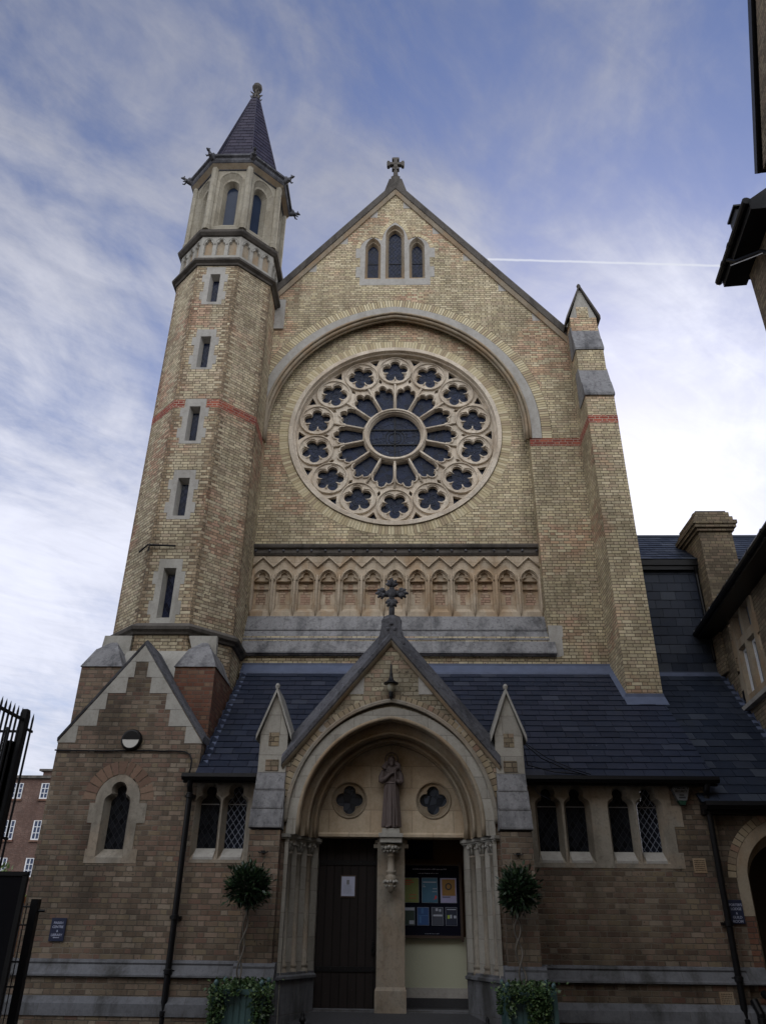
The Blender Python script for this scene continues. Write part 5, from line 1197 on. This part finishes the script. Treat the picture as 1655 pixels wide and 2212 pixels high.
def ivy(cx, cy, w, zt, hang, lab, seed):
    random.seed(seed); s = MB(); pts = []; h = w/2
    for i in range(750): pts.append(((cx+random.gauss(0,h*.55), cy+random.gauss(0,h*.5), zt+random.uniform(-.04,.09)*1.0), (random.uniform(-1,1), -.6, random.uniform(.1,1))))
    for x0, ln, wd in hang:
        for i in range(int(520*ln*wd/.1)):
            q = random.random(); side = random.random() < .8
            x = cx+x0*h+random.gauss(0,wd*.5)*(1-.5*q); z = zt+.03-q*ln
            pts.append(((x, cy-h-.03-random.uniform(0,.05)-.02*math.sin(q*9), z), (random.uniform(-.5,.5), -1, random.uniform(-.3,.5))))
            if abs(x0) > .8: pts.append(((cx+x0*h*1.02+math.copysign(.05+random.uniform(0,.05),x0), cy+random.uniform(-h,h*.6), z), (math.copysign(1,x0), random.uniform(-.8,.2), .2)))
    leaves(s, pts, .046, .75, .5)
    tag(s.build('ivy_plant', M['ivy'], None), lab, 'plant', 'ivy spilling over the planters')
planter(-2.02, 12.42, .62, .40, 'blue-green square planter with ball finials in front of the left pinnacle buttress')
planter(1.90, 12.42, .62, .41, 'blue-green square planter with ball finials in front of the right pinnacle buttress')
ivy(-2.02, 12.42, .62, .40, [(-.95,.62,.10),(-.66,.40,.09),(.82,.55,.09),(.98,.35,.07),(-.1,.10,.16)], 'ivy trailing from the planter in front of the left pinnacle buttress', 21)
ivy(1.90, 12.42, .62, .41, [(-.95,.32,.10),(.05,.50,.13),(.45,.62,.15),(.35,.3,.2),(-.55,.15,.15)], 'ivy trailing from the planter in front of the right pinnacle buttress', 22)
random.seed(5)

# ================================================================== lodge wing on the right (slate roof, slate-hung wall)
lodge = thing('lodge_wing', 'low brick wing with long slate roof and arched gateway right of the church', 'building', (7, 16, 0)); LW = lodge
s = MB(); AC = 6.78
so = [(5.66,-.4),(7.90,-.4),(7.90,1.9)] + archo(1.12, .94, 1.9, 20, AC)[1:-1] + [(5.66,1.9)]
s.flat([(5.46,-.4),(9.5,-.4),(9.5,3.02),(5.46,3.02)], [so], YF); lwall = s.build('wall', M['brick_low'], LW)
s = MB(); io = [(5.90,-.4),(7.66,-.4),(7.66,1.9)] + archo(.88, .70, 1.9, 20, AC)[1:-1] + [(5.90,1.9)]; mo = [(5.82,-.4),(7.74,-.4),(7.74,1.9)] + archo(.96, .78, 1.9, 20, AC)[1:-1] + [(5.82,1.9)]
s.plate([(5.64,1.35),(5.64,1.9)]+[(a,b) for a,b in reversed(archo(1.13,.95,1.9,20,AC))]+[(7.92,1.35),(7.74,1.35),(7.74,1.9)]+archo(.96,.78,1.9,20,AC)[1:-1]+[(5.82,1.9),(5.82,1.35)], [], YF-.008, YF+.05, back=False)
s.splay(mo, io, YF-.005, YF+.16); s.splay(io, grow(io,AC,1,.94), YF+.16, YF+.30); gate = s.build('gateway_arch', M['stone_warm2'], LW)
s = MB(); s.box(5.655,5.82,YF-.001,YF+.1,-.4,1.35); s.build('gateway_jamb', M['brick_redish'], LW)
s = MB(); s.box(5.7,8.2,YF+1.6,YF+1.7,-.4,3.0); s.box(5.7,5.75,YF+.3,YF+1.6,-.4,3); s.box(5.7,8.2,YF+.25,YF+1.7,2.95,3.0); s.build('passage_wall', M['frame_wood'], LW)
s = MB(); voussoirs(s, 1.14, .96, 1.9, .13, YF-.006, YF+.04, .085, .010, cx=AC); s.build('gateway_voussoir', M['vous_low'], LW)
s = MB(); s.prism_x([(YF+.02,.65),(YF-.03,.635),(YF-.045,.60),(YF-.10,.46),(YF-.125,.43),(YF-.125,.415),(YF+.02,.41)], 5.5, 5.80); s.build('plinth', M['stone_plinth'], LW); s = MB(); s.prism_x([(YF-.07,.15),(YF-.16,.06),(YF-.17,-.10),(YF-.05,-.11),(YF-.05,.15)], 5.5, 5.72); s.build('plinth', M['stone_plinth'], LW)
YS = 17.40; zr = 3.05+(YS-13.80)*.906; sl2 = math.atan(.906); c2_, s2_ = math.cos(sl2), math.sin(sl2); RL2 = (YS-13.80)/c2_
wx = lambda y: 7.512+(y-17.446)*.1133      # side building wall line
s = MB(); s.add([(5.2,13.80,3.02),(9.0,13.80,3.02),(9.0,YS,zr-.03),(5.2,YS,zr-.03)], [(0,1,2,3)]); s.build('roof_base', M['under'], LW)
s = MB(); nr = 19; slates(s, (0,13.76,3.03), (1,0,0), (0,c2_,s2_), (0,-s2_,c2_), nr, (RL2-.12)/nr, lambda v: (5.2 if v < 3.2 else 5.2, wx(13.8+v*c2_)+.03), .345, .013, .005, skip=lambda a, b, v: b < 5.50 and v < 3.9); lroof = s.build('roof', M['slate2'], LW)
s = MB(); s.box(5.5,7.5,YS-.05,YS-.03,zr-.06,zr+.02); s.add([(5.5,YS-.17,zr-.12),(7.5,YS-.17,zr-.12),(7.5,YS-.03,zr+.01),(5.5,YS-.03,zr+.01)], [(0,1,2,3)])
for i in range(15):
    y = 14.1+i*.235; z = 3.05+(y-13.8)*.906; x = wx(y)-.012; s.add([(x,y,z),(x+.02,y+.24,z+.22),(x+.008,y+.1,z+.24)], [(0,1,2)]); s.add([(x-.10,y,z+.03),(x,y,z+.03),(x+.03,y+.25,z+.255),(x-.07,y+.25,z+.255)], [(0,1,2,3)])
s.build('lead_flashing', M['lead'], LW)
s = MB(); s.prism_x([(13.68,3.05),(13.66,2.98),(13.71,2.92),(13.80,2.92),(13.84,2.97),(13.84,3.04)], 5.24, 9.0); s.box(5.24,9.0,13.84,13.99,2.86,3.02); s.build('gutter', M['black'], LW)
s = MB(); s.box(4.9,9,YS+.02,YS+.3,5.5,9.0); s.build('upper_wall_core', M['under'], LW)
s = MB(); slates(s, (0,YS,zr+.02), (1,0,0), (0,0,1), (0,-1,0), 12, .222, lambda v: (5.0, 7.62), .36, .012, .004); s.build('slate_hung_wall', M['slate2'], LW)
s = MB(); s.box(5.0,9.6,YS-.13,YS+.1,8.97,9.14); s.box(5.0,9.6,YS-.10,YS+.02,8.86,8.97); s.build('fascia', M['black'], LW)
s = MB(); s.add([(5.0,YS-.1,9.10),(12,YS-.1,9.10),(12,19.1,10.58),(5.0,19.1,10.58),(12,21,9.1),(5,21,9.1)], [(0,1,2,3),(2,3,5,4)]); s.build('upper_roof_base', M['under'], LW)
s = MB(); a3 = math.atan2(1.48,1.80); slates(s, (0,YS-.14,9.12), (1,0,0), (0,math.cos(a3),math.sin(a3)), (0,-math.sin(a3),math.cos(a3)), 10, .232, lambda v: (5.0, 11.8), .34, .013, .005); s.build('upper_roof', M['slate2'], LW)
s = MB(); s.tube([(5.0,19.1,10.60),(12,19.1,10.60)], .09, 8); s.build('ridge_tile', M['slate2'], LW)
s = MB(); cx0, cx1, cy0, cy1 = 7.40, 8.19, 16.86, 18.0; s.box(cx0,cx1,cy0,cy1,6.2,9.68)
for i, (e, z0, z1) in enumerate(((.05,9.68,9.76),(.10,9.762,9.85),(.13,9.852,9.94),(.07,9.942,10.06),(.02,10.062,10.20))): s.box(cx0-e,cx1+e,cy0-e,cy1+e,z0,z1)
chim = s.build('chimney', M['brick_side'], LW)
s = MB()
for x in (7.62, 7.97): s.lathe([(.15,10.2),(.16,10.28),(.13,10.36),(.10,10.40)], (x,17.3,0), 12)
s.box(cx0+.03,cx1-.03,cy0+.03,cy1-.03,10.2,10.26); s.build('chimney_cap', M['stone_black'], chim)
s = MB(); s.tube([(7.32,YS-.12,8.93),(7.34,YS-.06,8.75),(7.36,YS-.06,6.6)], .04, 8); s.build('downpipe', M['black'], LW)
s = MB(); s.tube([(5.56,13.80,-.40),(5.54,13.80,.05),(5.50,13.88,.22)], .06, 10); s.lathe([(.075,-.1),(.075,.0)], (5.55,13.80,0), 10); s.tube([(5.80,13.7,-.4),(5.76,13.72,.05),(5.70,13.78,.25),(5.68,13.9,.30)], .055, 10)
s.build('waste_pipe', M['black'], LW)

# ================================================================== tall side building running towards the camera
side = thing('side_building', 'tall brick range with black gutters, gable and mullioned window at the right edge', 'building', (7.2, 12, 0)); SB = side
O3 = (7.512, 17.446, 0); PH = math.atan2(-.99364, -.11258)
def F3(): return MB().frame(O3, PH)          # local x runs towards the camera, -y faces the courtyard
W0, W1 = 1.42, 2.78
s = F3(); wo = rect(1.12, 2.92, 5.15, 7.22)
s.flat(rect(0, 6.66, -.4, 7.3), [wo], 0); s.flat(rect(6.66, 24, -.4, 12.2), [], -.002); s.box(6.66,24,0,7,7.0,12.2); sbw = s.build('wall', M['brick_side'], SB)
s = F3(); lights = [rect(1.50,1.98,5.42,6.40), rect(2.14,2.62,5.42,6.40), rect(1.50,1.98,6.58,7.12), rect(2.14,2.62,6.58,7.12)]
s.plate([(1.30,5.25),(2.82,5.25),(2.82,5.6),(2.96,5.6),(2.96,5.95),(2.82,5.95),(2.82,6.3),(2.96,6.3),(2.96,6.7),(2.82,6.7),(2.82,7.25),(1.30,7.25),(1.30,6.7),(1.16,6.7),(1.16,6.3),(1.30,6.3),(1.30,5.95),(1.16,5.95),(1.16,5.6),(1.30,5.6)], lights, -.01, .06, back=False)
for l in lights: s.splay(l, grow(l, sum(p[0] for p in l)/4, sum(p[1] for p in l)/4, .93), -.01, .12)
mw = s.build('mullioned_window', M['stone_warm2'], SB)
s = F3(); s.prism_x([(-.12,5.14),(-.13,5.22),(.06,5.36),(.06,5.14)], 1.10, 3.0); s.build('sill', M['stone_grey'], mw)
s = F3(); s.flat(rect(1.45,2.7,5.4,7.15), [], .13); s.build('pane', plain('pale_glass', (.22,.26,.32), .1, 0, .2, 3, 1.0, bd=0), mw)
s = F3()
for l in lights[:2]:
    a, b, c, d_ = l[0][0]+.01, l[1][0]-.01, l[0][1]+.03, l[2][1]-.03; s.plate(rect(a,b,c,d_), [rect(a+.05,b-.05,c+.05,d_-.05)], .085, .12)
split(s, 'casement', M['white'], mw)
s = MB(); s.box(-20, 9, -20, -8, -.32, 18.5); s.build('light_blocking_wing', M['brick_side'], SB)  # unseen wing added behind the camera to darken the lower church front
# eaves, gutter, roof of the lower part
s = F3(); s.box(-.02, 6.66, -.42, .05, 7.12, 7.17); s.add([(-.02,-.46,7.22),(6.66,-.46,7.22),(6.66,3,11.4),(-.02,3,11.4)], [(0,1,2,3)]); s.build('eaves', M['black'], SB)
s = F3(); s.tube([(-.02,-.44,7.24),(6.7,-.44,7.24)], .07, 10)
for i in range(8): s.tube([(.35+i*.85,-.44,7.24),(.42+i*.85,-.44,7.24)], .078, 10)
s.build('gutter', M['black'], SB)
s = F3()
for i in range(9): s.tube([(.3+i*.75,-.515,7.24),(.305+i*.75,-.515,7.27)], .012, 5)
split(s, 'gutter_clip', M['steel'], SB)
# upper part: eaves, gable and gutter
s = F3(); s.box(6.40, 8.25, -.40, .02, 12.06, 12.20); s.prism_x([(-.42,12.2),(-.42,12.27),(.5,12.95),(.5,12.2)], 6.42, 8.25); s.plate([(6.5,12.1),(6.9,12.1),(6.9,12.9),(6.62,12.9)], [], -.12, .4)
s.add([(6.66,.3,12.6),(24,.3,12.6),(24,3,15.4),(6.66,3,15.4)], [(0,1,2,3)]); s.box(7.52,7.86,-.47,-.1,12.20,12.56); s.box(7.48,7.90,-.50,-.08,12.56,12.60); s.build('upper_eaves', M['black'], SB)
s = F3(); s.tube([(6.33,-.43,12.28),(8.25,-.43,12.28)], .075, 10); s.ball((6.33,-.43,12.28),.075,10,6)
for x in (6.75, 7.2): s.tube([(x,-.43,12.28),(x+.07,-.43,12.28)], .085, 10)
s.tube([(6.95,-.43,12.22),(7.1,-.35,12.02),(7.55,-.10,11.75),(7.7,-.05,11.55),(7.7,-.05,9)], .045, 8); s.build('gutter', M['black'], SB)
s = F3(); s.tube([(7.02,-.44,12.00),(7.62,-.12,11.64)], .010, 5); s.build('gutter_clip', M['white'], SB)
s = F3(); gx, gz = 8.60, 12.55; ap_ = (11.6, 17.5)
s.plate([(gx+.12,12.45),(14.5,12.45),(ap_[0],ap_[1]-.1)], [], -.25, .3); s.build('gable_wall', M['brick_side'], SB)
s = F3(); dxz = Vector((ap_[0]-gx, ap_[1]-gz)).normalized(); nn = Vector((-dxz.y, dxz.x))*.10
q = [(gx,gz-.05),(ap_[0],ap_[1]-.05),(ap_[0]+nn.x,ap_[1]+nn.y+.1),(gx+nn.x,gz+nn.y)]; s.plate(q, [], -.30, -.26); s.plate([(gx-.02,gz-.02),(ap_[0]-.02,ap_[1]-.02),(ap_[0]+nn.x*.5,ap_[1]+nn.y*.5),(gx+nn.x*.5,gz+nn.y*.5)], [], -.28, .4); s.build('bargeboard', M['black'], SB)

# ================================================================== distant brick house, left
fh = thing('brick_house', 'distant red brick house with white casement windows beyond the fence', 'house', (-30, 70, 0))
s = MB(); s.box(-60,-22,70,80,-.3,12.15); s.box(-31.5,-22,69.9,79,12.15,12.75); s.build('wall', M['brick_far'], fh)
s = MB(); s.box(-60.2,-22,69.75,80,12.15,12.38); s.box(-31.8,-22,69.65,79,12.75,12.92); s.build('coping', M['stone_black'], fh)
for c, (x0, x1) in enumerate(((-34.35,-33.05),(-31.45,-30.15),(-37.6,-36.3),(-40.6,-39.3),(-28.5,-27.2))):
    for r_, (z0, z1) in enumerate(((10.45,11.75),(7.15,8.70),(4.3,5.75))):
        s = MB(); s.plate(rect(x0,x1,z0,z1), [rect(x0+.10+i*(x1-x0-.1)/4, x0+.10+i*(x1-x0-.1)/4+(x1-x0-.1)/4-.06, z0+.10+j*(z1-z0-.1)/3, z0+.10+(j+1)*(z1-z0-.1)/3-.05) for i in range(4) for j in range(3)], 69.93, 69.99)
        w = s.build('window', M['white'], fh); s = MB(); s.flat(rect(x0,x1,z0,z1), [], 69.975); s.build('pane', M['glass_sky'], w); s = MB(); s.box(x0-.1,x1+.1,69.85,70,z0-.16,z0-.003); s.build('sill', M['brick_redish'], w)
# far laurel bush
random.seed(14); s = MB(); pts = []
for bx, bz, br_ in ((-13.0,1.6,.9),(-12.1,1.9,.75),(-11.2,1.2,.7),(-13.9,2.1,.9),(-14.8,1.5,1.1),(-11.6,.5,.8)):
    for i in range(900):
        th, u_ = random.uniform(0,2*pi), random.uniform(-1,1); n = Vector((math.sqrt(1-u_*u_)*math.cos(th), math.sqrt(1-u_*u_)*math.sin(th), u_)); r_ = random.random()**.4*br_*random.uniform(.8,1.15)
        pts.append(((bx+n.x*r_, 25+n.y*r_, bz+n.z*r_), n))
t = thing('laurel_bush', 'bright green bush behind the dark fence panel, below the distant house', 'bush', (-12.8, 25, -.3))
leaves(s, pts, .17, .5); s.build('foliage', M['bushm'], t)
s = MB()
for bx, bz in ((-13,1.6),(-12.1,1.9),(-11.2,1.2),(-14.8,1.5)): s.tube([(-12.8,25,-.4),(bx*.5-6.4,25,bz*.5),(bx,25,bz)], [.08,.05,.02], 6)
s.build('stem', M['bark'], t)

# ================================================================== fences, left
def spike(mb, x, y, z0, z1, r=.012): mb.tube([(x,y,z0),(x,y,z1-.07),(x,y,z1)], [r,r,.002], 6)
t = thing('spiked_gate', 'tall black iron gate with spiked bars silhouetted against the sky, left edge', 'gate', (-4.7, 9.9, -.32)); FX = -4.70
for i in range(14):
    y = 10.16-i*.112; s = MB()
    if i == 2: s.box(FX-.03,FX+.03,y-.04,y+.05,-.32,3.60); s.build('post', M['iron'], t); continue
    if i == 4: s.box(FX-.05,FX+.01,y-.01,y+.13,-.32,3.16); s.build('post', M['iron'], t)
    spike(s, FX, y, -.2, 3.60, .014); s.build('bar', M['iron'], t)
s = MB()
for z in (3.44, 1.95): s.box(FX-.01,FX+.01,8.5,9.95,z,z+.04)
s.box(FX-1.6,FX+.0,10.04,10.06,3.33,3.36); s.box(FX-.01,FX+.01,9.98,10.22,3.36,3.39); s.box(FX-.01,FX+.01,9.9,10.2,2.05,2.08); s.box(FX-.25,FX-.1,10.03,10.06,3.18,3.20)
for k in range(9): s.tube([(FX-.12-k*.14,10.05,1.6),(FX-.12-k*.14,10.05,3.4)], .013, 5)
s.build('rail', M['iron'], t)
t = thing('fence_panel', 'solid black sheet gate panel filling the lower left corner', 'fence', (-5.6, 11, -.32))
s = MB(); s.box(-6.9,-4.72,11.0,11.04,-.32,1.73); s.build('sheet', M['under'], t)
s = MB(); s.box(-6.9,-4.71,10.985,11.05,1.69,1.74); s.box(-4.77,-4.71,10.985,11.05,-.32,1.70); s.tube([(-6.9,10.985,1.55),(-4.9,10.985,.2)], .012, 5); s.build('frame', M['iron'], t)
t = thing('low_railing', 'black railing post with thin bars in front of the brick block corner', 'railing', (-4.75, 11.6, -.32))
s = MB(); s.box(-4.80,-4.70,11.46,11.56,-.32,1.43); s.build('post', M['iron'], t)
for i in range(4):
    s = MB(); s.tube([(-4.86-i*.048,11.5,-.3),(-4.86-i*.048,11.5,1.38)], .007, 6); s.build('bar', M['steel'] if i == 1 else M['iron'], t)
s = MB()
for z in (1.34,1.12,.70,.42,-.05): s.tube([(-5.04,11.5,z),(-4.75,11.5,z)], .010, 6)
s.tube([(-4.7,11.52,1.29),(-4.62,11.54,1.29)], .02, 6); s.build('rail', M['iron'], t)
s = MB(); s.box(-6.93,-6.72,15.5,15.7,-.32,1.55)  # stand-in for an unidentified lit surface, its light painted as orange
tag(s.build('painted_glow_post', M['orange'], None), 'orange post glimpsed behind the low railing, its sunlit glow painted as colour', 'post')
